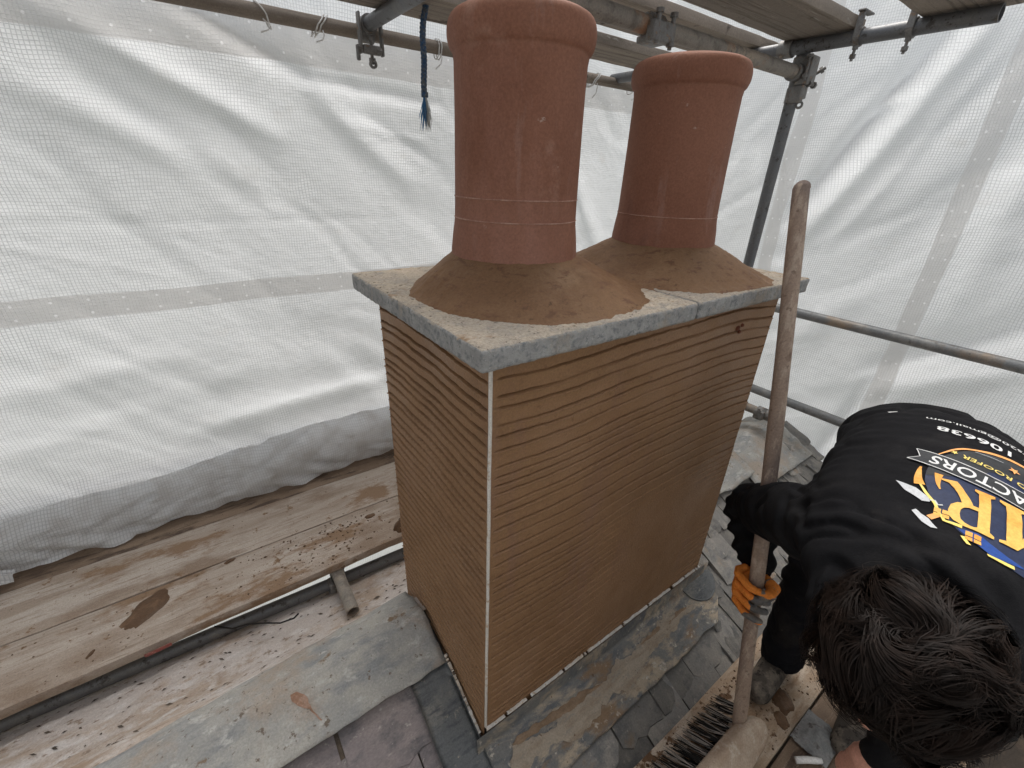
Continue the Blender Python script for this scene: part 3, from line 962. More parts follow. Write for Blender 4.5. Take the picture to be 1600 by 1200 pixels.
# long sheet behind the left-hand planks (runs along x at y = 1.6)
us = np.linspace(-2.65, 2.36, 300)
vs = np.linspace(.02, 2.55, 160)
U, VV = np.meshgrid(us, vs, indexing='ij')
foldsL = [((-.55, 1.80), (.02, 1.50), .045, -.050), ((-.25, 1.88), (.16, 1.70), .030, .045), ((-.72, 1.62), (-.1, 1.33), .06, -.035), ((-.62, 1.75), (-.1, 1.25), .05, .03),
          ((.16, 1.70), (.75, 1.66), .022, .03), ((.2, 1.66), (.62, 1.30), .05, -.03), ((.38, 1.6), (.7, 1.42), .02, .016), ((.3, 1.56), (.66, 1.5), .018, -.014),
          ((-.9, 1.18), (.45, 1.17), .010, .008), ((-.9, 1.13), (-.45, .98), .010, -.008), ((-.5, 1.15), (-.2, 1.0), .010, -.007),
          ((-1.1, .60), (-.5, .66), .05, -.02), ((-.9, .5), (.3, .42), .07, .018), ((-1.2, .35), (-.2, .55), .05, -.014), ((.1, .62), (.5, .2), .06, .03), ((-.5, .3), (.4, .36), .05, -.04),
          ((.9, 1.5), (1.4, .9), .07, -.05), ((1.1, 1.7), (1.7, 1.2), .06, .05), ((.8, .9), (1.5, 1.1), .05, .03), ((1.5, 1.6), (2.0, .9), .07, -.05), ((.85, 1.72), (1.25, 1.35), .03, -.03)]
D = sheet_disp(U, VV, foldsL, 1.5)
Y = 1.60 - D
V = np.stack([U, Y, VV], -1).reshape(-1, 3)
uvL = np.stack([U, VV], -1).reshape(-1, 2)
sl = obj('sheeting', (V, grid_faces(len(us), len(vs))), M['sheet_long'], uv=uvL)
tag(sl, 'long creased white mesh sheeting hung behind the dusty left planks', 'sheeting', 'white scaffold sheeting')
# its doubled lower hem, folded in over the planks
us2 = np.linspace(-2.6, 2.3, 260)
vs2 = np.linspace(0, 1, 34)
V, uvh = [], []
for x in us2:
    top = .15 + .03 * math.sin(x * 3.1 + 1.2) + .02 * fbm(Vector((x * 2.2, 4, 0)))
    low = -.078
    for t in vs2:
        z = top + (low - top) * t
        bulge = .022 * math.sin(math.pi * t)
        y = 1.605 - .075 * t - bulge - .055 * abs(noise.noise(Vector((x * 3.1 + t * 1.5, t * 1.4 + x, 2)))) - .040 * abs(noise.noise(Vector((x * 5.5 - t * 2.6, t * 2.2, 6)))) * (.3 + t) - .012 * abs(noise.noise(Vector((x * 17 + t * 5, t * 7, 9))))
        V.append((x, y, z + (.018 * fbm(Vector((x * 5, 7, 0))) if t > .95 else 0) + .004))
        uvh.append((x, z))
hem = obj('sheeting_hem', (V, grid_faces(len(us2), len(vs2))), M['sheet_dirty'], sl, uv=uvh)
# loose torn corner at the left end of the hem
V, uvc = [], []
for i in range(24):
    for j in range(14):
        u, v = i / 23, j / 13
        x = -1.42 + .24 * u
        y = 1.50 - .12 * v * (1.1 - u * .5)
        z = -.072 + .05 * math.sin(math.pi * u) * (1 - v * .5) + .02 * fbm(Vector((u * 3, v * 3, 1))) + .02
        V.append((x, y, z))
        uvc.append((x, y))
obj('torn_corner', (V, grid_faces(24, 14)), M['sheet_dirty'], sl, uv=uvc)
# lower drop outside the planks
V, uvd = [], []
us3, vs3 = np.linspace(-2.65, 2.36, 60), np.linspace(-2.2, .06, 26)
for x in us3:
    for z in vs3:
        V.append((x, 1.72 + .03 * fbm(Vector((x * 1.5, z * 1.5, 3))), z))
        uvd.append((x, z))
o = obj('lower_drop', (V, grid_faces(60, 26)), M['sheet_long'], sl, uv=uvd)
# end sheet (runs along y at x = 2.35)
us = np.linspace(-1.12, 1.62, 190)
vs = np.linspace(-2.2, 2.6, 270)
U, VV = np.meshgrid(us, vs, indexing='ij')
foldsE = [((.18, 2.05), (.62, 1.25), .055, .11), ((.12, 1.98), (.56, 1.15), .05, -.06), ((-.05, 1.95), (.25, 1.45), .05, .04), ((.02, 1.9), (.42, 1.1), .035, -.03), ((-.3, 1.9), (.2, 1.0), .08, .04), ((-.2, 1.7), (-.15, .9), .07, -.05),
          ((.30, 1.75), (.38, 1.70), .03, -.05), ((-.45, .95), (.05, .55), .05, .05), ((-.5, .75), (.0, .42), .07, -.05), ((.8, 1.8), (.62, 1.0), .03, .04), ((.9, 1.5), (.75, .9), .04, -.04), ((.2, .9), (.5, .5), .07, -.03),
          ((.02, .45), (.12, -.1), .035, .06), ((-.1, .4), (.05, .0), .04, -.05), ((-.7, 1.4), (-.3, .8), .08, .05)]
D = sheet_disp(U, VV, foldsE, 7.7)
V = np.stack([2.37 - D, U, VV], -1).reshape(-1, 3)
se = obj('sheeting', (V, grid_faces(len(us), len(vs))), M['sheet_end'], uv=np.stack([U, VV], -1).reshape(-1, 2))
tag(se, 'white mesh end sheeting with two upright grey seams behind the guard rails', 'sheeting', 'white scaffold sheeting')
# near side sheet, and an unseen end sheet added to temper the sky light
for (a0, a1, axis, pos, sd, lab) in ((-2.68, 2.38, 0, -1.08, 3.1, 'white mesh sheeting below the plank edge beside the bent over worker'), (-1.1, 1.64, 1, -2.68, 5.2, 'unseen white mesh sheeting closing the scaffold end opposite the guard rails')):
    us = np.linspace(a0, a1, 110)
    vs = np.linspace(-2.2, 2.3, 100)
    U, VV = np.meshgrid(us, vs, indexing='ij')
    D = sheet_disp(U, VV, [], sd, .035)
    V = np.stack([U, pos + D, VV], -1) if axis == 0 else np.stack([pos + D, U, VV], -1)
    o = obj('sheeting', (V.reshape(-1, 3), grid_faces(110, 100)), M['sheet_side'], uv=np.stack([U, VV], -1).reshape(-1, 2))
    tag(o, lab, 'sheeting', 'white scaffold sheeting')

# ------------------------------------------------------------------ planks
plank_mesh = {}
def plank(kind, loc, width, label, group, L=3.9, t=.038, yaw=0.0, tilt=0.0):
    key = (kind, L)
    if key not in plank_mesh:
        vf = rbox((L, .25, t), seg=.06, r=.004, amp=.0016, ns=14, seed=len(plank_mesh) + 1)
        V = []
        for p in vf[0]:
            x, y, z = p
            V.append((x, y + .003 * fbm(Vector((x * 3, 1 if y > 0 else 5, 0))) * (abs(y) > .1), z + .0012 * fbm(Vector((x * 2, y * 9, 2)))))
        o = obj('scaffold_plank', (V, vf[1]), M[kind], smooth=True, auto=40)
        plank_mesh[key] = o.data
    else:
        o = bpy.data.objects.new('scaffold_plank', plank_mesh[key])
        col.objects.link(o)
    o.location = loc
    o.scale = (1, width / .25, 1)
    o.rotation_euler = (tilt, 0, yaw)
    tag(o, label, 'scaffold plank', group)
    return o
GL = 'planks of the walkway by the long sheeting'
zl = -.09 - .019
plank('plank', (-.15, 1.020, zl), .266, 'dusty plank beside the steel tube, carrying the big wet mortar splat', GL)
plank('plank', (-.25, 1.293, zl + .002), .274, 'middle dusty plank of the walkway under the long sheeting', GL)
plank('plank_dark', (-.1, 1.575, zl - .004), .275, 'dark dirty plank half hidden under the sheeting hem', GL)
GR = 'planks under the broom and the worker'
zr = -.115 - .019
plank('plank_wet', (.05, -.380, zr), .216, 'mortar spattered plank under the broom head', GR)
plank('plank_dark', (.02, -.603, zr - .003), .216, 'dark wet plank behind the broom under the worker', GR)
plank('plank_wet', (.06, -.765, zr - .001), .092, 'outermost plank beneath the worker beside the sheeting', GR, yaw=-.012)
GO = 'planks of the lift overhead'
zo = 1.9 + .019
plank('plank_old', (-.09, .466, zo), .25, 'overhead plank above the pots, next to the thin bright gap', GO)
plank('plank_old', (.02, .828, zo), .25, 'overhead plank on the far side of the thin bright gap', GO)
plank('plank_old', (.06, 1.255, zo + .002), .245, 'overhead plank nearest the long sheeting, above the tied tube', GO)
plank('plank_old', (-.09, .036, zo), .235, 'overhead plank at the top edge above the two plank clips', GO)
# toe board outside the hem
tb = obj('toe_board', shift(rbox((4.9, .03, .24), .1, .004, .001, 10, 4), (-.15, 1.665, .03)), M['plank_old'])
tag(tb, 'timber toe board showing as a grey band through the sheeting hem', 'toe board')

# mortar splats
def splat(c, rx, ry, h, seed, label, rot=0.0):
    V = [(c[0], c[1], c[2] + h)]
    F = []
    nr, na = 6, 40
    for i in range(1, nr + 1):
        t = i / nr
        for k in range(na):
            a = 2 * math.pi * k / na
            rr = 1 + .36 * noise.noise(Vector((math.cos(a) * 1.6, math.sin(a) * 1.6, seed))) + .14 * noise.noise(Vector((math.cos(a) * 5, math.sin(a) * 5, seed)))
            x, y = rx * rr * t * math.cos(a), ry * rr * t * math.sin(a)
            x, y = x * math.cos(rot) - y * math.sin(rot), x * math.sin(rot) + y * math.cos(rot)
            z = h * (1 - t ** 3) * (1 + .5 * fbm(Vector((x * 40, y * 40, seed)))) + .0012 if i < nr else -.001
            V.append((c[0] + x, c[1] + y, c[2] + z))
    for k in range(na):
        F.append((0, 1 + k, 1 + (k + 1) % na))
    for i in range(nr - 1):
        for k in range(na):
            k2 = (k + 1) % na
            F.append((1 + i * na + k, 1 + (i + 1) * na + k, 1 + (i + 1) * na + k2, 1 + i * na + k2))
    o = obj('mortar_splat', (V, F), M['splat'], origin=c)
    tag(o, label, 'mortar splat', 'wet mortar splats')
    return o
splat((-.785, 1.062, -.090), .092, .044, .006, 3, 'largest wet brown mortar splat on the left plank', .75)
splat((-.516, 1.142, -.090), .022, .010, .005, 4, 'small thin mortar splat crossing the plank joint', .2)
splat((.051, 1.085, -.090), .024, .014, .007, 7, 'small mortar splat in the middle of the left plank near the chimney')
splat((.150, .935, -.090), .045, .032, .036, 9, 'lumpy mortar heap against the plank edge beside the chimney')
splat((-.93, .958, -.090), .018, .006, .004, 12, 'thin scuffed mortar streak near the left edge of the picture', .9)
splat((.86, -.43, -.115), .040, .028, .0022, 15, 'dark mortar puddle on the plank beside the dusty boot', .4)
splat((.80, -.455, -.115), .028, .020, .002, 18, 'dark mortar splat on the plank right of the broom block', 1.0)
splat((.71, -.31, -.115), .012, .009, .004, 21, 'little mortar spot on the plank edge near the bristles')

def crumbs(name, n, xr, yr, z, m, label, seed, big=.006):
    r2 = random.Random(seed)
    V, F = [], []
    for _ in range(n):
        x = r2.gauss((xr[0] + xr[1]) / 2, (xr[1] - xr[0]) / 3.2)
        y = r2.uniform(*yr)
        r = big * r2.random() ** 2.2 + .0008
        b = len(V)
        for (a, c, d) in ((1, 0, 0), (-1, 0, 0), (0, 1, 0), (0, -1, 0), (0, 0, .8), (0, 0, -.5)):
            V.append((x + r * a * r2.uniform(.6, 1.3), y + r * c * r2.uniform(.6, 1.3), z + r * d * r2.uniform(.5, 1)))
        for f in ((0, 2, 4), (2, 1, 4), (1, 3, 4), (3, 0, 4), (2, 0, 5), (1, 2, 5), (3, 1, 5), (0, 3, 5)):
            F.append(tuple(b + q for q in f))
    o = obj(name, (V, F), m, smooth=False)
    tag(o, label, 'debris', kind='stuff')
crumbs('mortar_crumbs', 420, (-.42, .12), (.90, 1.14), -.0895, M['splat'], 'brown mortar crumbs scattered on the left plank near the chimney', 3)
crumbs('mortar_crumbs', 260, (-1.1, -.1), (.90, 1.42), -.0893, M['splat'], 'sparse mortar specks along the left planks', 5, .0035)
crumbs('mortar_crumbs', 420, (.35, 1.0), (-.48, -.28), -.1147, M['splat'], 'mortar crumbs scattered on the plank around the broom', 7, .005)

# ------------------------------------------------------------------ scaffold tubes
def tube(a, b, m, label, group='scaffold tubes', name='scaffold_tube'):
    c = (Vector(a) + Vector(b)) / 2
    o = obj(name, pipe(a, b, seg=8), M[m], origin=c, auto=50)
    tag(o, label, 'scaffold tube', group)
    return o
tube((-1.8, .974, -.206), (2.1, .819, -.206), 'steel_dark', 'dark steel tube running along the left plank edge above the roof felt')
st = tube((-.164, .684, -.153), (-.150, 1.50, -.153), 'steel_stained', 'short stained stub tube poking out from under the left plank')
tube((1.85, .53, -2.2), (1.85, .535, 2.35), 'steel_dark', 'upright corner tube standing behind the far pot')
tube((2.2, -1.0, .764), (2.2, 1.55, .764), 'steel', 'upper guard rail tube across the end sheeting')
tube((2.2, -1.0, .271), (2.2, 1.55, .271), 'steel', 'lower guard rail tube across the end sheeting')
tube((-1.9, .522, 1.789), (1.87, .522, 1.789), 'steel_stained', 'mortar stained overhead tube running above the pots to the corner')
tube((1.80, -.05, 1.873), (1.80, 1.53, 1.873), 'steel_dark', 'dark overhead cross tube carrying the plank ends')
tube((-1.9, 1.5, 1.852), (2.25, 1.5, 1.852), 'plank_old', 'grimy overhead tube tied to the long sheeting')
tube((.39, 1.0, 1.874), (.39, 1.56, 1.874), 'steel_dark', 'short dark cross tube clamped over the tied tube')
tube((2.06, .30, .215), (2.06, 1.2, .20), 'steel_stained', 'stained tube lying behind the far lead ridge')

def ring(c, axis, r0, r1, ln, n=24):
    a = Vector(axis).normalized()
    c = Vector(c)
    o = sweep([c - a * ln / 2, c + a * ln / 2], r1, n, caps=False)
    i = sweep([c - a * ln / 2, c + a * ln / 2], r0, n, caps=False)
    k = len(o[0])
    F = list(o[1]) + [tuple(q + k for q in f)[::-1] for f in i[1]]
    for e in (0, 1):
        for q in range(n):
            q2 = (q + 1) % n
            f = (e * n + q, k + e * n + q, k + e * n + q2, e * n + q2)
            F.append(f if e == 0 else f[::-1])
    return (o[0] + i[0], F)
def bolt_vf(a, b, r=.006):
    a, b = Vector(a), Vector(b)
    d = (b - a).normalized()
    return join(sweep([a, b], r, 10), sweep([b - d * .020, b - d * .008], r * 2.1, 6), sweep([a, a + d * .010], r * 1.9, 12))
def coupler(c, axes, bolts, label, plates=(), lug=None):
    t = empty('scaffold_coupler', c, label, 'coupler', 'scaffold couplers')
    for off, ax in axes:
        obj('collar', ring(Vector(c) + Vector(off), ax, .0246, .032, .052), M['rust'], t, auto=35)
    for a, b in bolts:
        obj('bolt', bolt_vf(Vector(c) + Vector(a), Vector(c) + Vector(b)), M['rust'], t, auto=35)
    for (off, dim) in plates:
        obj('saddle', shift(rbox(dim, .03, .005, .001, 30, 3), Vector(c) + Vector(off)), M['rust'], t, auto=50)
    if lug:
        obj('eye_lug', ring(Vector(c) + Vector(lug[0]), lug[1], .007, .015, .012, 16), M['rust'], t, auto=35)
    return t
coupler((1.85, .53, 1.80), [((0, -.002, -.085), (0, 0, 1)), ((-.05, -.008, -.011), (1, 0, 0)), ((-.05, .05, .073), (0, 1, 0)), ((.0, .002, .02), (0, 0, 1))],
        [((-.02, -.055, -.05), (.045, -.055, -.05)), ((-.05, -.05, .045), (-.05, -.05, -.04)), ((.035, -.03, -.02), (.05, -.075, .01))],
        'big worn double coupler joining the tubes at the top of the corner upright', [((-.01, -.035, -.005), (.062, .05, .10)), ((-.035, -.03, -.085), (.03, .045, .06)), ((.03, .0, -.07), (.035, .06, .05))], ((.006, -.030, -.119), (1, .3, 0)))
coupler((.90, .522, 1.789), [((0, 0, 0), (1, 0, 0))], [((-.03, -.045, .03), (-.03, -.045, -.052)), ((.035, -.045, .03), (.035, -.045, -.058))],
        'dark coupler with two hanging bolts on the mortar stained overhead tube', [((0, -.035, -.02), (.10, .03, .05)), ((0, .0, -.034), (.075, .05, .02))])
coupler((.39, 1.5, 1.852), [((.0, 0, 0), (1, 0, 0)), ((0, -.02, .022), (0, 1, 0))], [((0, -.045, -.02), (0, -.045, -.105)), ((-.055, -.05, -.06), (.045, -.05, -.06))],
        'grey coupler with a hanging eye bolt on the tied overhead tube', [((-.042, -.045, -.012), (.009, .03, .13)), ((.042, -.045, -.012), (.009, .03, .13)), ((-.055, -.05, -.075), (.014, .016, .05)), ((0, -.05, -.06), (.07, .022, .03))], ((.0, -.05, -.105), (0, 1, 0)))
coupler((-.157, .945, -.172), [((0, -.02, -.026), (1, .04, 0)), ((.0, .0, .019), (0, 1, 0))], [((-.04, -.05, -.01), (-.04, -.05, -.07))], 'dark coupler under the stub tube on the left ledger', [((-.035, -.05, -.03), (.02, .05, .05))])
coupler((2.06, .345, .215), [((0, 0, 0), (0, 1, 0)), ((.0, -.03, .0), (0, 1, 0))], [((-.05, 0, -.02), (-.05, 0, .04))], 'round black coupler on the tube behind the far lead ridge', [((-.04, .0, 0), (.03, .05, .05))])
def clip(y, label):
    t = empty('plank_clip', (1.80, y, 1.873), label, 'plank clip', 'plank retaining clips')
    obj('strap', ring((1.80, y, 1.873), (0, 1, 0), .0245, .030, .018), M['rust'], t, auto=35)
    obj('hook_plate', join(shift(rbox((.007, .022, .075), .03, .002), (1.772, y, 1.905)), shift(rbox((.085, .024, .006), .03, .002), (1.80, y, 1.945))), M['rust'], t, smooth=False)
    obj('bolt', bolt_vf((1.795, y, 1.846), (1.79, y, 1.800), .005), M['rust'], t, auto=35)
clip(.325, 'plank clip at the end of the wide overhead plank, nearer the corner')
clip(.168, 'plank clip at the end of the narrow overhead plank, farther from the corner')

# ties holding the sheeting to the overhead tube
def tie(x, tilt, drop, label, strands=1):
    t = empty('sheeting_tie', (x, 1.5, 1.852), label, 'tie', 'white ties on the overhead tube')
    for s in range(strands):
        pts = []
        for k in range(25):
            a = 2 * math.pi * k / 24
            pts.append((x + .012 * s + tilt * math.cos(a) * .03 + .002 * math.sin(3 * a), 1.5 + .028 * math.sin(a), 1.852 + .030 * math.cos(a) - (.012 if math.cos(a) < -.5 else 0)))
        obj('loop', sweep(pts, .0026, 6), M['tie'], t)
    tail = [(x + .01 * tilt, 1.474, 1.83), (x + .012, 1.470, 1.815), (x + .004, 1.468, 1.80 - drop * .5), (x - .02, 1.470, 1.79 - drop)]
    obj('tail', sweep(tail, .0024, 6), M['tie'], t)
tie(.03, -.7, .0, 'thin white tie looped on the tied tube, first from the left', 1)
tie(.21, .9, .0, 'doubled white tie on the tied tube between the left tie and the coupler', 2)
tie(.69, .0, .02, 'white strap tie with a hanging tail just left of the nearer pot', 2)
tie(1.62, 1.2, .03, 'white tie on the tied tube between the two pots', 2)
tie(1.93, .4, .01, 'white tie on the tied tube against the far pot rim', 1)

# blue rope with a frayed end
rp = empty('rope', (.50, 1.2, 1.57), 'short blue rope with a frayed pale end hanging left of the nearer pot', 'rope')
pts = []
for k in range(34):
    t = k / 33
    z = 1.99 - .36 * t
    pts.append((.500 + .020 * math.sin(t * 3.4 + .8) - .03 * t * (1 - t) * 3 + .004 * math.sin(t * 11), 1.2 + .008 * math.sin(t * 5), z))
V, F = [], []
vf = []
for s in range(3):
    q = []
    for i in range(200):
        t = i / 199 * 33
        a = pts[min(int(t), 32)]
        b = pts[min(int(t) + 1, 33)]
        f = t - int(t)
        ang = i * .30 + s * 2.094
        q.append((a[0] * (1 - f) + b[0] * f + .0054 * math.cos(ang), a[1] * (1 - f) + b[1] * f + .0054 * math.sin(ang), a[2] * (1 - f) + b[2] * f))
    vf.append(sweep(q, .0062, 6))
obj('twisted_cord', join(*vf), M['rope'], rp)
e = Vector(pts[-1])
for nm, mm, cnt, sx in (('frayed_end', 'fray_blue', 26, -.010), ('frayed_end', 'fray_pale', 44, .012)):
    vf = []
    for k in range(cnt):
        a = R.uniform(0, 6.28)
        sp = R.uniform(.003, .016)
        ln = R.uniform(.05, .115)
        p = [e + Vector((.004 * math.cos(a), .004 * math.sin(a), .006))]
        for q in range(1, 6):
            u = q / 5
            p.append(e + Vector((sx * u + sp * math.cos(a) * u ** .7 + R.uniform(-.0015, .0015), sp * math.sin(a) * u ** .7, -ln * u)))
        vf.append(sweep(p, [.0014] * 5 + [.0005], 4))
    obj(nm, join(*vf), M[mm], rp)
obj('binding', sweep([e + Vector((0, 0, .012)), e + Vector((0, 0, -.004))], .0125, 10), M['rope'], rp)

# odds and ends on the left
pts = [(-.60, .905, -.150), (-.55, .878, -.170), (-.50, .868, -.172), (-.44, .80, -.135), (-.40, .755, -.115), (-.355, .735, -.10), (-.338, .735, -.088)]
sm = []
for k in range(40):
    t = k / 39 * (len(pts) - 1)
    i = min(int(t), len(pts) - 2)
    f = t - i
    f = f * f * (3 - 2 * f)
    sm.append(Vector(pts[i]).lerp(Vector(pts[i + 1]), f))
o = obj('wire_offcut', sweep(sm, .0032, 6), M['cable'])
tag(o, 'bent black wire offcut caught on the dark left tube', 'wire')
o = obj('red_tape', shift(rbox((.075, .0012, .014), .006, .0005, .002, 60, 2), (-.755, .8705, -.108), Matrix.Rotation(.0, 3, 'Y')), M['tape'])
tag(o, 'faded red tape stuck to the edge of the left plank', 'tape')

# ------------------------------------------------------------------ broom
HB, HT = Vector((.602, -.405, -.035)), Vector((.82, -.055, 1.377))
hd = (HT - HB).normalized()
br = empty('broom', (.5, -.40, -.11), 'dusty yard broom propped on its bristles with a long stained handle', 'broom')
pts, rad = [], []
for k in range(40):
    t = k / 39
    p = HB.lerp(HT, t) + Vector((.0025 * math.sin(t * 4), .002 * math.sin(t * 6 + 1), 0))
    pts.append(p)
    rad.append(.0182 + .0004 * math.sin(t * 23))
for k in range(1, 7):
    a = k / 6 * math.pi / 2
    pts.append(HT + hd * .019 * math.sin(a))
    rad.append(max(.0006, .0182 * math.cos(a)))
obj('handle', sweep(pts, rad, 22), M['broom_wood'], br)
bdir = Vector((0, .72, -.69)).normalized()
wdir = Vector((0, .69, .72)).normalized()
BC = Vector((.462, -.432, -.016))
V, F = [], []
# block: stadium outline in (x, w) extruded along the bristle direction, edges rounded
LB, WB, TB = .205, .045, .021
outl = []
for k in range(40):
    a = 2 * math.pi * k / 40
    c, s = math.cos(a), math.sin(a)
    outl.append((math.copysign(abs(c) ** .55, c), math.copysign(abs(s) ** .8, s)))
layers = [(-1, .0), (-1, .72), (-.86, .92), (-.45, 1.0), (.5, 1.0), (.9, .95), (1, .85), (1, 0)]
for (h, sc) in layers:
    for (cx, cy) in outl:
        ins = (1 - sc) * .05
        p = BC + Vector((1, 0, 0)) * (cx * max(0, LB - ins) * (1 if sc > 0 else 0)) + wdir * (cy * WB * sc) + bdir * (h * TB)
        p += Vector((1, 1, 1)) * .0012 * fbm(p * 30)
        V.append(tuple(p))
obj('block', (V, [f[::-1] for f in grid_faces(len(layers), 40, True)]), M['broom_block'], br)
sock = [HB - hd * .012, HB + hd * .02, HB + hd * .045]
obj('socket', sweep([HB - hd * .03, HB + hd * .006, HB + hd * .022], [.034, .029, .021], 20), M['broom_block'], br)
vfd, vfg = [], []
for rr_ in range(4):
    for k in range(15):
        bx = BC + Vector((-LB * .93 + 2 * LB * .93 * k / 14, 0, 0)) + wdir * (-.036 + .024 * rr_) + bdir * TB
        for q in range(24):
            a, s = R.uniform(0, 6.28), R.uniform(0, .005)
            root = bx + Vector((1, 0, 0)) * s * math.cos(a) + wdir * s * math.sin(a)
            sp = Vector((1, 0, 0)) * R.gauss(-.004, .006) + wdir * (R.gauss(0, .005) + (rr_ - 1.5) * .012)
            ln = .098 + R.uniform(-.014, .006)
            tip = root + bdir * ln + sp
            tip.z = max(tip.z, -.113)
            mid = root.lerp(tip, .5) + Vector((1, 0, 0)) * R.gauss(0, .002)
            (vfg if R.random() < .34 else vfd).append(sweep([root, mid, tip], [.0016, .0014, .0008], 4, caps=False))
b1 = obj('bristle', join(*vfd), M['bristle'], br)
b1['kind'] = 'stuff'
b2 = obj('bristle', join(*vfg), M['bristle_grey'], br)
b2['kind'] = 'stuff'

# ------------------------------------------------------------------ worker
def ico(bm, c, r, rot=None, sub=2):
    mt = Matrix.Translation(Vector(c)) @ (rot.to_4x4() if rot is not None else Matrix.Identity(4)) @ Matrix.Diagonal((r[0], r[1], r[2], 1))
    bmesh.ops.create_icosphere(bm, subdivisions=sub, radius=1.0, matrix=mt)
def chain(bm, pts, sub=2, step=.35):
    """Tapered limb: pts = [(point, radius), ...] filled with overlapping balls."""
    for (p, r), (q, s) in zip(pts[:-1], pts[1:]):
        p, q = Vector(p), Vector(q)
        n = max(2, int((q - p).length / (min(r, s) * step)) + 1)
        for k in range(n + 1):
            t = k / n
            rr = r + (s - r) * t
            ico(bm, p.lerp(q, t), (rr, rr, rr), None, sub)
def remesh(bm, voxel, smooth_n=4, lam=.5):
    me = bpy.data.meshes.new('tmp')
    bm.to_mesh(me)
    bm.free()
    o = bpy.data.objects.new('tmp', me)
    col.objects.link(o)
    md = o.modifiers.new('r', 'REMESH')
    md.mode = 'VOXEL'
    md.voxel_size = voxel
    dg = bpy.context.evaluated_depsgraph_get()
    dg.update()
    ev = o.evaluated_get(dg)
    m2 = ev.to_mesh()
    V = np.empty(len(m2.vertices) * 3)
    m2.vertices.foreach_get('co', V)
    V = V.reshape(-1, 3)
    F = [tuple(p.vertices) for p in m2.polygons]
    E = np.empty(len(m2.edges) * 2, dtype=np.int64)
    m2.edges.foreach_get('vertices', E)
    E = E.reshape(-1, 2)
    ev.to_mesh_clear()
    bpy.data.objects.remove(o)
    bpy.data.meshes.remove(me)
    deg = np.bincount(E.ravel(), minlength=len(V)).astype(float)[:, None]
    for _ in range(smooth_n):
        S = np.zeros_like(V)
        np.add.at(S, E[:, 0], V[E[:, 1]])
        np.add.at(S, E[:, 1], V[E[:, 0]])
        V = V + lam * (S / np.maximum(deg, 1) - V)
    return V, F
def normals(V, F):
    q = np.array([f if len(f) == 4 else (f[0], f[1], f[2], f[2]) for f in F])
    n = np.cross(V[q[:, 2]] - V[q[:, 0]], V[q[:, 3]] - V[q[:, 1]])
    N = np.zeros_like(V)
    for k in range(4):
        np.add.at(N, q[:, k], n)
    return N / np.maximum(np.linalg.norm(N, axis=1, keepdims=True), 1e-12)
def frame(xd, yd):
    x = Vector(xd).normalized()
    y = Vector(yd)
    y = (y - x * y.dot(x)).normalized()
    z = x.cross(y)
    return Matrix((x, y, z)).transposed()

person = empty('person', (.95, -.46, -.115), 'worker bent over in a black hooded top, gloved hand gripping the broom handle', 'person')
TOR = [((.475, -.572, .768), .175, .095), ((.53, -.560, .785), .20, .112), ((.62, -.535, .80), .205, .122), ((.75, -.505, .82), .195, .125), ((.88, -.472, .825), .185, .125), ((.98, -.450, .80), .185, .128), ((1.06, -.435, .745), .18, .125), ((1.10, -.43, .69), .175, .115)]
LAT = Vector((-.23, .973, 0)).normalized()
RSH, REL, RWR = Vector((.585, -.390, .735)), Vector((.808, -.170, .527)), Vector((.742, -.258, .412))
LSH, LEL, LWR = Vector((.565, -.715, .765)), Vector((.62, -.69, .49)), Vector((.575, -.645, .33))
def torso(bm, grow=0.0, sub=3):
    for (c0, a0, b0), (c1, a1, b1) in zip(TOR[:-1], TOR[1:]):
        c0, c1 = Vector(c0), Vector(c1)
        n = max(2, int((c1 - c0).length / .03))
        ax = c1 - c0
        for k in range(n + 1):
            t = k / n
            a, b = a0 + (a1 - a0) * t + grow, b0 + (b1 - b0) * t + grow
            ico(bm, c0.lerp(c1, t), (.075, a, b), frame(ax, LAT), sub)
# body: head, neck, trunk, arms, bare left hand and legs as one skin
HC = Vector((.345, -.588, .765))
UPV = Vector((-.70, .02, .66)).normalized()
FACE = Vector((-.66, -.02, -.75))
FACE = (FACE - UPV * FACE.dot(UPV)).normalized()
SIDE = FACE.cross(UPV).normalized()
HR = Matrix((SIDE, FACE, UPV)).transposed()
def hp(s, f, u):
    return HC + SIDE * s + FACE * f + UPV * u
bm = bmesh.new()
ico(bm, HC, (.074, .092, .088), HR, 3)
ico(bm, hp(0, .030, -.055), (.058, .062, .062), HR, 3)
ico(bm, hp(0, .062, -.098), (.030, .026, .020), HR, 2)
ico(bm, hp(0, .100, -.040), (.011, .016, .020), HR, 2)
ico(bm, hp(0, .106, -.052), (.015, .013, .010), HR, 2)
for s in (-1, 1):
    ico(bm, hp(s * .075, -.005, -.035), (.008, .018, .030), HR, 2)
    ico(bm, hp(s * .032, .080, -.005), (.022, .014, .009), HR, 2)
    ico(bm, hp(s * .040, .068, -.045), (.022, .020, .018), HR, 2)
ico(bm, hp(0, .090, -.073), (.022, .012, .006), HR, 2)
ico(bm, hp(0, .088, -.083), (.019, .012, .006), HR, 2)
chain(bm, [(hp(0, -.02, -.04), .058), ((.44, -.578, .785), .056), ((.50, -.565, .785), .07)])
torso(bm, -.028, 2)
chain(bm, [(RSH, .055), (REL, .040), (RWR, .026)])
chain(bm, [(LSH, .055), (LEL, .040), (LWR, .027), (Vector((.572, -.622, .275)), .026)])
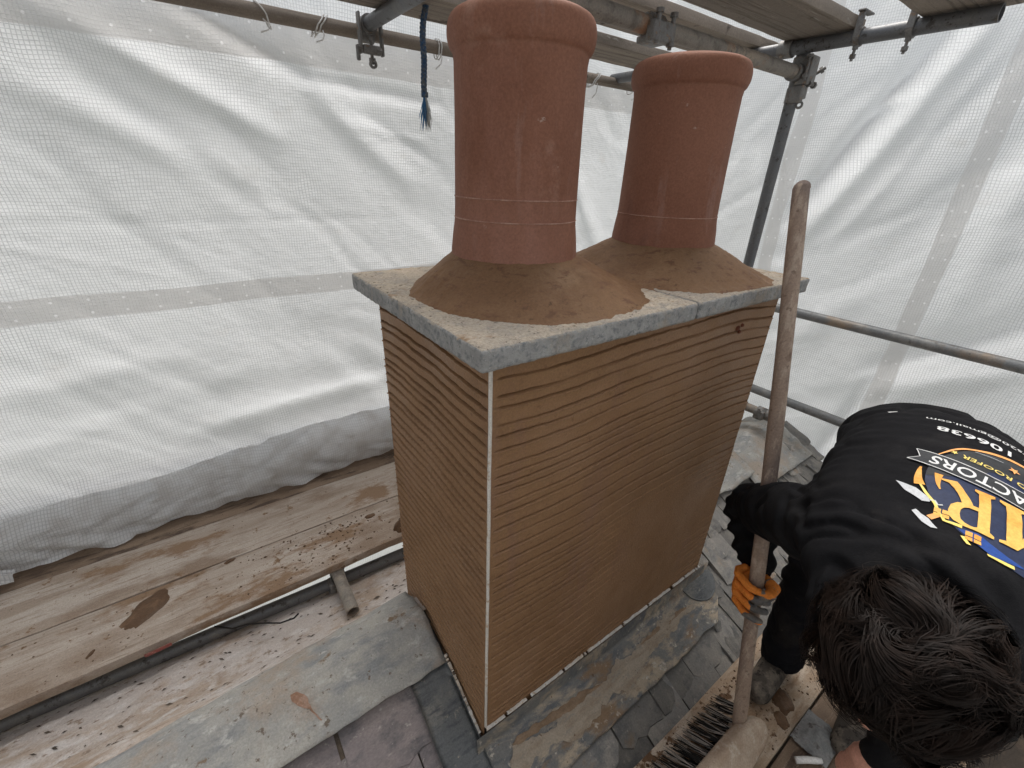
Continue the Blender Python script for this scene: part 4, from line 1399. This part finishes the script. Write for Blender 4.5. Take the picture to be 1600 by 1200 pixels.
# left hand: palm, four unequal bent fingers and a thumb
PW = Vector((.572, -.622, .275))
hdn = Vector((-.05, .10, -.99)).normalized()
hac = Vector((.80, .58, .0)).normalized()
hno = hdn.cross(hac).normalized()
for k in range(5):
    ico(bm, PW + hdn * (.012 + .016 * k), (.036, .016, .02), frame(hac, hno), 2)
for k, (off, ln) in enumerate(((-.030, .068), (-.010, .078), (.010, .074), (.029, .058))):
    b0 = PW + hdn * .085 + hac * off
    b1 = b0 + (hdn * .9 + hno * .30 + hac * off * 1.5).normalized() * ln * .45
    b2 = b1 + (hdn * .75 + hno * .65).normalized() * ln * .32
    b3 = b2 + (hdn * .45 + hno * .9).normalized() * ln * .26
    chain(bm, [(b0 - hdn * .02, .0098), (b0, .0095), (b1, .0088), (b2, .0082), (b3, .0074)], 2, .5)
t0 = PW + hdn * .03 + hac * -.034
t1 = t0 + (hdn * .6 - hac * .75 + hno * .3).normalized() * .035
t2 = t1 + (hdn * .85 - hac * .3 + hno * .45).normalized() * .028
chain(bm, [(t0, .014), (t1, .0105), (t2, .0088)], 2, .5)
RHIP, RKN, RAN = Vector((1.055, -.345, .70)), Vector((.935, -.352, .36)), Vector((.955, -.36, -.03))
LHIP, LKN, LAN = Vector((1.075, -.53, .70)), Vector((.985, -.58, .36)), Vector((1.02, -.585, -.03))
chain(bm, [(RHIP, .075), (RKN, .050), (RAN, .036)])
chain(bm, [(LHIP, .075), (LKN, .050), (LAN, .036)])
Vb, Fb = remesh(bm, .0048, 3)
obj('body', (Vb, Fb), M['skin'], person)
for s in (-1, 1):
    bm = bmesh.new()
    ico(bm, hp(s * .032, .083, -.022), (.011, .007, .006), HR, 2)
    bm.verts.index_update()
    obj('eye', ([tuple(v.co) for v in bm.verts], [tuple(v.index for v in f.verts) for f in bm.faces]), M['eye'], person)
    bm.free()

# hooded top
bm = bmesh.new()
torso(bm, 0.0, 3)
sl_ = [(RSH + Vector((-.01, -.06, .0)), .095), (RSH, .090), (RSH.lerp(REL, .5) + Vector((0, 0, .005)), .079), (REL, .066), (REL.lerp(RWR, .5), .058), (RWR, .047), (RWR + (RWR - REL).normalized() * .022, .044)]
chain(bm, sl_, 3)
chain(bm, [(LSH + Vector((0, .06, 0)), .095), (LSH, .090), (LSH.lerp(LEL, .5), .070), (LEL, .056), (LWR, .048)], 3)
# hood lying bunched behind the neck
def arc(pts, r, n=14):
    P = []
    for k in range(n):
        t = k / (n - 1) * (len(pts) - 1)
        i = min(int(t), len(pts) - 2)
        f = t - i
        a = Vector(pts[max(i - 1, 0)])
        b, c = Vector(pts[i]), Vector(pts[i + 1])
        d = Vector(pts[min(i + 2, len(pts) - 1)])
        q = .5 * ((2 * b) + (c - a) * f + (2 * a - 5 * b + 4 * c - d) * f * f + (3 * b - a - 3 * c + d) * f ** 3)
        P.append((q, r * (.8 + .35 * math.sin(math.pi * k / (n - 1)))))
    return P
chain(bm, arc([(.375, -.465, .745), (.430, -.462, .805), (.478, -.515, .860), (.495, -.580, .870), (.472, -.655, .848), (.42, -.70, .79)], .026), 2)
chain(bm, arc([(.395, -.49, .79), (.440, -.505, .830), (.460, -.565, .862), (.440, -.640, .835), (.40, -.675, .78)], .022), 2)
Vh, Fh = remesh(bm, .0064, 4)
N = normals(Vh, Fh)
def limb_t(p, a, b):
    ab = b - a
    t = (p - a).dot(ab) / ab.length_squared
    return t, (p - (a + ab * t)).length
disp = np.zeros(len(Vh))
for i, v in enumerate(Vh):
    p = Vector(v)
    d = .006 * noise.noise(Vector((p.x * 9, p.y * 7, p.z * 9))) 
    w = abs(noise.noise(Vector((p.x * 14 + 3, p.y * 8, p.z * 14)) + Vector((.8, .8, .8)) * noise.noise(p * 6)))
    back = min(1, max(0, 2.2 - 2.2 * abs(p.x - .70) / .24)) * min(1, max(0, 2 - 2 * abs(p.y + .56) / .26)) * (1 if p.z > .82 else 0)
    d -= (.011 * max(0, .26 - w) / .26) * (1 - .88 * back)
    t, r = limb_t(p, REL, RWR)
    if -.35 < t < 1.25 and r < .095:
        d += .0085 * math.sin(t * 21 + 2.2 * noise.noise(p * 15)) * math.exp(-((t - .35) / .65) ** 2) + .004 * noise.noise(p * 40)
    t, r = limb_t(p, RSH, REL)
    if .45 < t < 1.1 and r < .11:
        d += .005 * math.sin(t * 30 + 3 * noise.noise(p * 12)) * (t - .45)
    disp[i] = d * (1 - .75 * back)
Vh = Vh + N * disp[:, None]
hoodie = obj('hooded_top', (Vh, Fh), M['hoodie'], person)
bvh = BVHTree.FromPolygons([Vector(v) for v in Vh], Fh)

# print on the back of the hooded top: laid out flat in metres (across, towards the neck) and pressed on to the cloth
from mathutils.geometry import tessellate_polygon
PO, PV = Vector((.68, -.52, 0)), Vector((-LAT.y, LAT.x, 0))
def on_back(u, v, lift):
    q = PO + LAT * u + PV * v
    h = bvh.ray_cast(Vector((q.x, q.y, 2)), Vector((0, 0, -1)))
    if h[0] is None:
        return None
    return h[0] + Vector((0, 0, 1)) * lift
def printed(name, polys, m, layer, label=None):
    bm = bmesh.new()
    for P in polys:
        vs, tris = P
        bv = [bm.verts.new((a, b, 0)) for a, b in vs]
        for t in tris:
            if len(set(t)) == 3:
                try:
                    bm.faces.new([bv[i] for i in t])
                except ValueError:
                    pass
    bmesh.ops.triangulate(bm, faces=bm.faces)
    for _ in range(5):
        le = [e for e in bm.edges if e.calc_length() > .007]
        if not le:
            break
        bmesh.ops.subdivide_edges(bm, edges=le, cuts=1)
        bmesh.ops.triangulate(bm, faces=bm.faces)
    bad = []
    for v in bm.verts:
        p = on_back(v.co.x, v.co.y, .0012 + .0005 * layer)
        if p is None:
            bad.append(v)
        else:
            v.co = p
    bmesh.ops.delete(bm, geom=bad, context='VERTS')
    for f in bm.faces:
        f.normal_update()
        if f.normal.z < 0:
            f.normal_flip()
    bm.verts.index_update()
    o = obj(name, ([tuple(v.co) for v in bm.verts], [tuple(v.index for v in f.verts) for f in bm.faces]), m, hoodie, smooth=False)
    bm.free()
    return o
def poly(pts):
    return (pts, [tuple(t) for t in tessellate_polygon([[Vector((a, b, 0)) for a, b in pts]])])
def strip(path, w):
    P = [Vector((a, b)) for a, b in path]
    ws = w if isinstance(w, (list, tuple)) else [w] * len(P)
    V, F = [], []
    for i, p in enumerate(P):
        d = (P[min(i + 1, len(P) - 1)] - P[max(i - 1, 0)]).normalized()
        n = Vector((-d.y, d.x)) * ws[i] / 2
        V += [tuple(p - n), tuple(p + n)]
    for i in range(len(P) - 1):
        F += [(2 * i, 2 * i + 2, 2 * i + 3), (2 * i, 2 * i + 3, 2 * i + 1)]
    return (V, F)
def circ(c, r, a0, a1, n=40):
    return [(c[0] + r * math.cos(math.radians(a0 + (a1 - a0) * k / n)), c[1] + r * math.sin(math.radians(a0 + (a1 - a0) * k / n))) for k in range(n + 1)]
def lettering(text, height, width, path, bold=0.0):
    """Text squeezed to the given width, its right-hand end at path(0), running back along path(distance)."""
    cu = bpy.data.curves.new('lettering', 'FONT')
    cu.body = text
    cu.offset = bold
    cu.resolution_u = 3
    t = bpy.data.objects.new('lettering', cu)
    col.objects.link(t)
    dg = bpy.context.evaluated_depsgraph_get()
    dg.update()
    ev = t.evaluated_get(dg)
    me = ev.to_mesh()
    vs = [v.co.copy() for v in me.vertices]
    fs = [tuple(p.vertices) for p in me.polygons]
    ev.to_mesh_clear()
    bpy.data.objects.remove(t)
    x0, x1 = min(v.x for v in vs), max(v.x for v in vs)
    caps = .70
    out = []
    for v in vs:
        d = (x1 - v.x) / (x1 - x0) * width
        (pu, pv), (nu_, nv_) = path(d)
        h = v.y / caps * height
        out.append((pu + nu_ * h, pv + nv_ * h))
    return (out, fs)
def line_path(p0, p1):
    a, b = Vector(p0), Vector(p1)
    d = (b - a).normalized()
    n = Vector((d.y, -d.x))
    return lambda s: (tuple(a + d * s), tuple(n))
EC = (-.10, .05)
printed('emblem_ground', [poly(circ(EC, .143, 0, 360, 60)[:-1])], M['print_navy'], 0)
printed('emblem_upper_ground', [poly(circ(EC, .1425, 200, 360, 40) + circ(EC, .09, 340, 220, 4))], M['print_charcoal'], 1)
printed('emblem_arc', [strip(circ(EC, .149, 212, 330, 40), [.002 + .006 * math.sin(math.pi * k / 40) for k in range(41)])], M['print_orange'], 1)
printed('emblem_side', [strip(circ(EC, .152, -9, 12, 10), [.003 + .012 * k / 10 for k in range(11)]), strip(circ(EC, .126, -6, 14, 10), [.012 - .010 * k / 10 for k in range(11)])], M['print_gold'], 2)
printed('roof_outline', [strip([(.048, .082), (.038, .100), (.026, .118), (.012, .150), (-.010, .150)], [.003, .0045, .0045, .0045, .006]), strip([(-.012, .168), (-.018, .188)], .006), strip([(-.040, .190), (-.072, .186)], .006)], M['print_yellow'], 3)
printed('blue_gable', [poly([(-.005, .155), (-.030, .150), (-.085, .178), (-.045, .186)])], M['print_blue'], 2)
sq = []
for (cx, cy) in ((.016, .136), (-.024, .164)):
    for a in (-.0052, .0052):
        for b in (-.0052, .0052):
            sq.append(poly([(cx + a - .0043, cy + b - .0043), (cx + a + .0043, cy + b - .0043), (cx + a + .0043, cy + b + .0043), (cx + a - .0043, cy + b + .0043)]))
for q in sq:
    printed('window_motif', [q], M['print_gold'], 4)
# banner
def bpath(s):
    u = .066 - s
    v = -.008 + .30 * s - .62 * s * s
    sl = .30 - 1.24 * s
    n = Vector((sl, 1)).normalized()
    return ((u, v), (n.x, n.y))
def boff(s, h):
    (u, v), (a, b) = bpath(s)
    return (u + a * h, v + b * h)
ss = [k * .01 for k in range(25)]
hw = lambda s: .019 + .03 * min(s, .12)
ban = [boff(s, -hw(s)) for s in ss] + [boff(s, hw(s)) for s in ss[::-1]] + [boff(.012, 0)]
printed('banner', [poly(ban)], M['print_charcoal'], 5)
printed('banner_edge', [strip([boff(s, -hw(s)) for s in ss], .0016), strip([boff(s, hw(s)) for s in ss], .0016), strip([boff(0, -hw(0)), boff(.012, 0), boff(0, hw(0))], .0014)], M['print_white'], 6)
printed('banner_lettering', [lettering('RACTORS', .026, .150, lambda s: (boff(s + .026, -.013), bpath(s + .026)[1]), .012)], M['print_white'], 6)
printed('small_lettering', [lettering('ED ROOFER', .0115, .098, line_path((-.004, -.042), (-.104, -.020)), .006)], M['print_yellow'], 6)
def star(c, r):
    return poly([(c[0] + (r if k % 2 == 0 else r * .42) * math.sin(k * math.pi / 5), c[1] + (r if k % 2 == 0 else r * .42) * math.cos(k * math.pi / 5)) for k in range(10)])
printed('small_star', [star((.008, -.041), .0055)], M['print_yellow'], 6)
printed('star', [star((-.075, -.052), .009)], M['print_orange'], 6)
printed('fine_rule', [strip([(-.020, -.062), (-.060, -.062)], .0012)], M['print_silver'], 6)
printed('phone_number', [lettering('2 106638', .0200, .150, line_path((.033, -.146), (-.10, -.136)), .016)], M['print_white'], 1)
printed('mail_address', [lettering('rs20@gmail.com', .0125, .158, line_path((.050, -.186), (-.10, -.174)), .006)], M['print_white'], 1)
# big serif M and R
def L(x0, w):
    return lambda x, y: (x0 + w * x + .010 * (y - .5) * 0, .050 + .098 * y)
def place(pl, x0, w):
    f = L(x0, w)
    return poly([f(x, y) for x, y in pl])
Rg = [[(.00, 0), (.42, 0), (.42, .05), (.33, .09), (.33, .91), (.42, .95), (.42, 1), (.00, 1), (.00, .95), (.09, .91), (.09, .09), (.00, .05)]]
bo = [(.33, 1.0), (.62, 1.0), (.80, .95), (.90, .85), (.92, .74), (.88, .60), (.76, .50), (.60, .46), (.33, .46), (.33, .54), (.52, .54), (.62, .58), (.68, .66), (.69, .75), (.66, .86), (.58, .92), (.48, .94), (.33, .94)]
lg = [(.44, .46), (.66, .49), (.84, .16), (.96, .06), (1.12, .04), (1.12, .0), (.80, -.03), (.66, .10)]
printed('letter_r', [place(Rg[0], -.048, .062), place(bo, -.048, .062), place(lg, -.048, .062)], M['print_gold'], 4)
ms = [(.72, 0), (1.12, 0), (1.12, .05), (1.02, .09), (1.02, .91), (1.12, .95), (1.12, 1), (.86, 1), (.50, .40), (.14, 1), (-.12, 1), (-.12, .95), (-.02, .91), (-.02, .09), (-.12, .05), (-.12, 0), (.16, 0), (.16, .05), (.07, .09), (.07, .74), (.46, .08), (.52, .08), (.79, .70), (.79, .09), (.72, .05)]
printed('letter_m', [place(ms, -.148, .084)], M['print_gold'], 4)
printed('trowel_blade', [poly([(.080, .084), (.066, .102), (.042, .120), (.032, .118), (.034, .108), (.052, .092)])], M['print_silver'], 2)
printed('trowel_neck', [strip([(.034, .115), (.026, .112), (.022, .120), (.016, .117)], .0028)], M['print_silver'], 3)
printed('hammer_head', [poly([(.052, .148), (.047, .142), (.040, .150), (.030, .156), (.018, .172), (.026, .176), (.038, .166), (.044, .158)])], M['print_silver'], 2)
printed('hammer_grip', [strip([(.030, .154), (.020, .142)], .009)], M['print_orange'], 3)
printed('white_mark', [poly([(.112, -.214), (.098, -.212), (.096, -.205), (.110, -.203)])], M['print_white'], 1)

# trousers and boots
bm = bmesh.new()
for c in ((1.02, -.445, .74), (1.07, -.437, .70), (1.09, -.43, .66)):
    ico(bm, c, (.10, .165, .115), frame((0, 0, 1), LAT), 3)
chain(bm, [(RHIP, .098), (RHIP.lerp(RKN, .5), .088), (RKN, .076), (RKN.lerp(RAN, .5), .070), (RAN + Vector((-.01, 0, .0)), .066)], 3)
chain(bm, [(LHIP, .098), (LHIP.lerp(LKN, .5), .088), (LKN, .076), (LKN.lerp(LAN, .5), .070), (LAN, .062)], 3)
Vt, Ft = remesh(bm, .0085, 5)
N = normals(Vt, Ft)
d = np.array([.007 * noise.noise(Vector((v[0] * 10, v[1] * 10, v[2] * 22))) - .008 * max(0, .25 - abs(noise.noise(Vector((v[0] * 12, v[1] * 12, v[2] * 26 + 4))))) / .25 for v in Vt])
obj('trousers', (Vt + N * d[:, None], Ft), M['trousers'], person)
for an in (RAN, LAN):
    bm = bmesh.new()
    z0 = -.115 + .035
    chain(bm, [(an + Vector((.0, 0, .05)), .048), (Vector((an.x, an.y, z0 + .01)), .044), (Vector((an.x - .07, an.y - .005, z0 + .004)), .043), (Vector((an.x - .155, an.y - .012, z0 - .002)), .040)], 2)
    ico(bm, (an.x + .03, an.y, z0), (.05, .04, .04), None, 2)
    Vt, Ft = remesh(bm, .006, 3)
    Vt[:, 2] = np.maximum(Vt[:, 2], -.1135)
    obj('boot', (Vt, Ft), M['boot'], person)

# gloved right hand closed round the handle
G = HB.lerp(HT, .300)
tc_ = (CAM - G)
tc_ = (tc_ - hd * tc_.dot(hd)).normalized()
# the hand's own axes: outward (towards the broom's open side) and across
OUT = tc_
ACR = hd.cross(OUT).normalized()
def gp(ang, rad_, hgt):
    a = math.radians(ang)
    return G + (ACR * math.cos(a) + OUT * math.sin(a)) * rad_ + hd * hgt
bm = bmesh.new()
for k in range(4):
    h0 = .040 - .0262 * k
    ln = (1.0, 1.08, 1.04, .90)[k]
    pts = []
    for q in range(9):
        t = q / 8
        ang = 215 - (172 * ln) * t
        rr = .034 + .012 * math.exp(-((t - .18) / .16) ** 2) + .004 * math.exp(-((t - .62) / .12) ** 2)
        pts.append((gp(ang, rr, h0 + .012 - .034 * t), .0113 - .0018 * t))
    chain(bm, pts, 2, .45)
ico(bm, gp(205, .040, -.004), (.018, .030, .044), frame(gp(205, 1, 0) - G, gp(295, 1, 0) - G), 3)
ico(bm, gp(245, .036, .012), (.022, .030, .040), frame(gp(245, 1, 0) - G, gp(335, 1, 0) - G), 3)
chain(bm, [(gp(262, .042, .022), .030), (RWR + Vector((-.010, -.006, -.022)), .031), (RWR, .030)], 2)
thumb = [(gp(290, .044, .020), .020), (gp(345, .043, .022), .0165), (gp(28, .039, .016), .0145), (gp(62, .036, .004), .0125), (gp(78, .034, -.004), .0105)]
chain(bm, thumb, 2, .4)
Vg, Fg = remesh(bm, .0018, 2)
N = normals(Vg, Fg)
Vg = Vg + N * np.array([.0011 * noise.noise(Vector(v) * 55) for v in Vg])[:, None]
MI = []
for f in Fg:
    c = Vector(np.mean(Vg[list(f)], axis=0)) - G
    a = math.degrees(math.atan2(c.dot(OUT), c.dot(ACR))) % 360
    h = c.dot(hd)
    nn = noise.noise(c * 60) * 14
    th_d = min((Vector(c) + G - Vector(p)).length for p, r in thumb)
    if th_d < .021:
        MI.append(1 if (h < .016 + nn * .0004 and (a < 110 or a > 300)) else 0)
    else:
        front = (a < 84 - 700 * (h + .004) + nn) if a < 180 else (a > 320)
        MI.append(1 if front and c.length < .075 else 0)
obj('glove', (Vg, Fg, MI), [M['glove_orange'], M['glove_grey']], person)

# hair: a scalp cap under locks that turn out from the crown
CR = (UPV * .93 - FACE * .36 + SIDE * .06).normalized()
def on_head(d, lift):
    l = Vector((d.dot(SIDE) / .083, d.dot(FACE) / .101, d.dot(UPV) / .097))
    return HC + d * (1 / l.length + lift)
bm = bmesh.new()
bmesh.ops.create_icosphere(bm, subdivisions=5, radius=1.0)
for v in bm.verts:
    d = v.co.normalized()
    v.co = on_head(d, .002 + .004 * noise.noise(d * 6))
dl = [v for v in bm.verts if (v.co - HC).normalized().dot(FACE) > .55 and (v.co - HC).normalized().dot(UPV) < .5 or (v.co - HC).normalized().dot(UPV) < -.45]
bmesh.ops.delete(bm, geom=dl, context='VERTS')
bm.verts.index_update()
hair = obj('hair', ([tuple(v.co) for v in bm.verts], [tuple(v.index for v in f.verts) for f in bm.faces]), M['hair'], person)
bm.free()
rh = random.Random(5)
V, F = [], []
def lock(d0, n_str, length, lift, width, curl):
    ph = rh.uniform(0, 6.28)
    cn = Vector((rh.gauss(0, 1), rh.gauss(0, 1), rh.gauss(0, 1)))
    tilt = rh.gauss(.9, .5) * (1 if d0.dot(SIDE) > -.3 else -.3)
    for s in range(n_str):
        d = (d0 + Vector((rh.gauss(0, 1), rh.gauss(0, 1), rh.gauss(0, 1))) * .055).normalized()
        base = len(V)
        ns = 9
        L = length * rh.uniform(.75, 1.1)
        st = L / ns / .10
        lf = lift * rh.uniform(.7, 1.25)
        for k in range(ns + 1):
            t = k / ns
            rad_ = d - CR * d.dot(CR)
            if rad_.length < 1e-3:
                rad_ = SIDE.copy()
            rad_.normalize()
            sw = CR.cross(rad_)
            fl_ = Vector((noise.noise(d * 2.1 + Vector((5, 0, 0))), noise.noise(d * 2.1 + Vector((0, 9, 0))), noise.noise(d * 2.1 + Vector((0, 0, 13))))) * 2.4
            g = rad_ * .8 + sw * (tilt * (1 - t * .5)) + fl_ + cn * .26 * math.sin(t * 3 + ph) * curl
            g = (g - d * g.dot(d)).normalized()
            p = on_head(d, .004 + lf * math.sin(min(1, t * 1.25) * math.pi * .5) * (1 - .35 * t))
            w = width * (1 - .8 * t) + .0002
            side = g.cross(d).normalized()
            V.append(tuple(p - side * w))
            V.append(tuple(p + side * w + d * w * .6))
            d = (d + g * st).normalized()
        for k in range(ns):
            b = base + 2 * k
            F.append((b, b + 1, b + 3, b + 2))
for k in range(620):
    while True:
        d = Vector((rh.gauss(0, 1), rh.gauss(0, 1), rh.gauss(0, 1))).normalized()
        if d.dot(CR) > -.35 and not (d.dot(FACE) > .62 and d.dot(UPV) < .45):
            break
    lock(d, 22, rh.uniform(.06, .14), rh.choice((.008, .014, .022, .034, .042)) * rh.uniform(.8, 1.1), rh.uniform(.0005, .0009), rh.uniform(.6, 2.6))
hl = obj('locks', (V, F), M['hair'], hair)
hl['kind'] = 'stuff'

# things under the worker
V = []
for i in range(30):
    for j in range(24):
        u, v = i / 29 - .5, j / 23 - .5
        r = math.hypot(u, v)
        V.append((.835 + u * .13, -.54 + v * .10, -.1125 + .03 * max(0, 1 - 2 * r) + .010 * abs(fbm(Vector((u * 6, v * 6, 4)))) + .004))
n = len(V)
F = grid_faces(30, 24)
o = obj('rag', (V, F), M['rag'])
tag(o, 'crumpled grey rag on the wet plank below the bent head', 'rag')
o = obj('bead_offcut', sweep([(.775, -.575, -.098), (.765, -.566, -.100), (.745, -.548, -.103), (.72, -.53, -.106)], [.006, .0085, .009, .009], 10), M['white_plastic'])
tag(o, 'small white plastic bead offcut lying beside the grey rag', 'offcut')
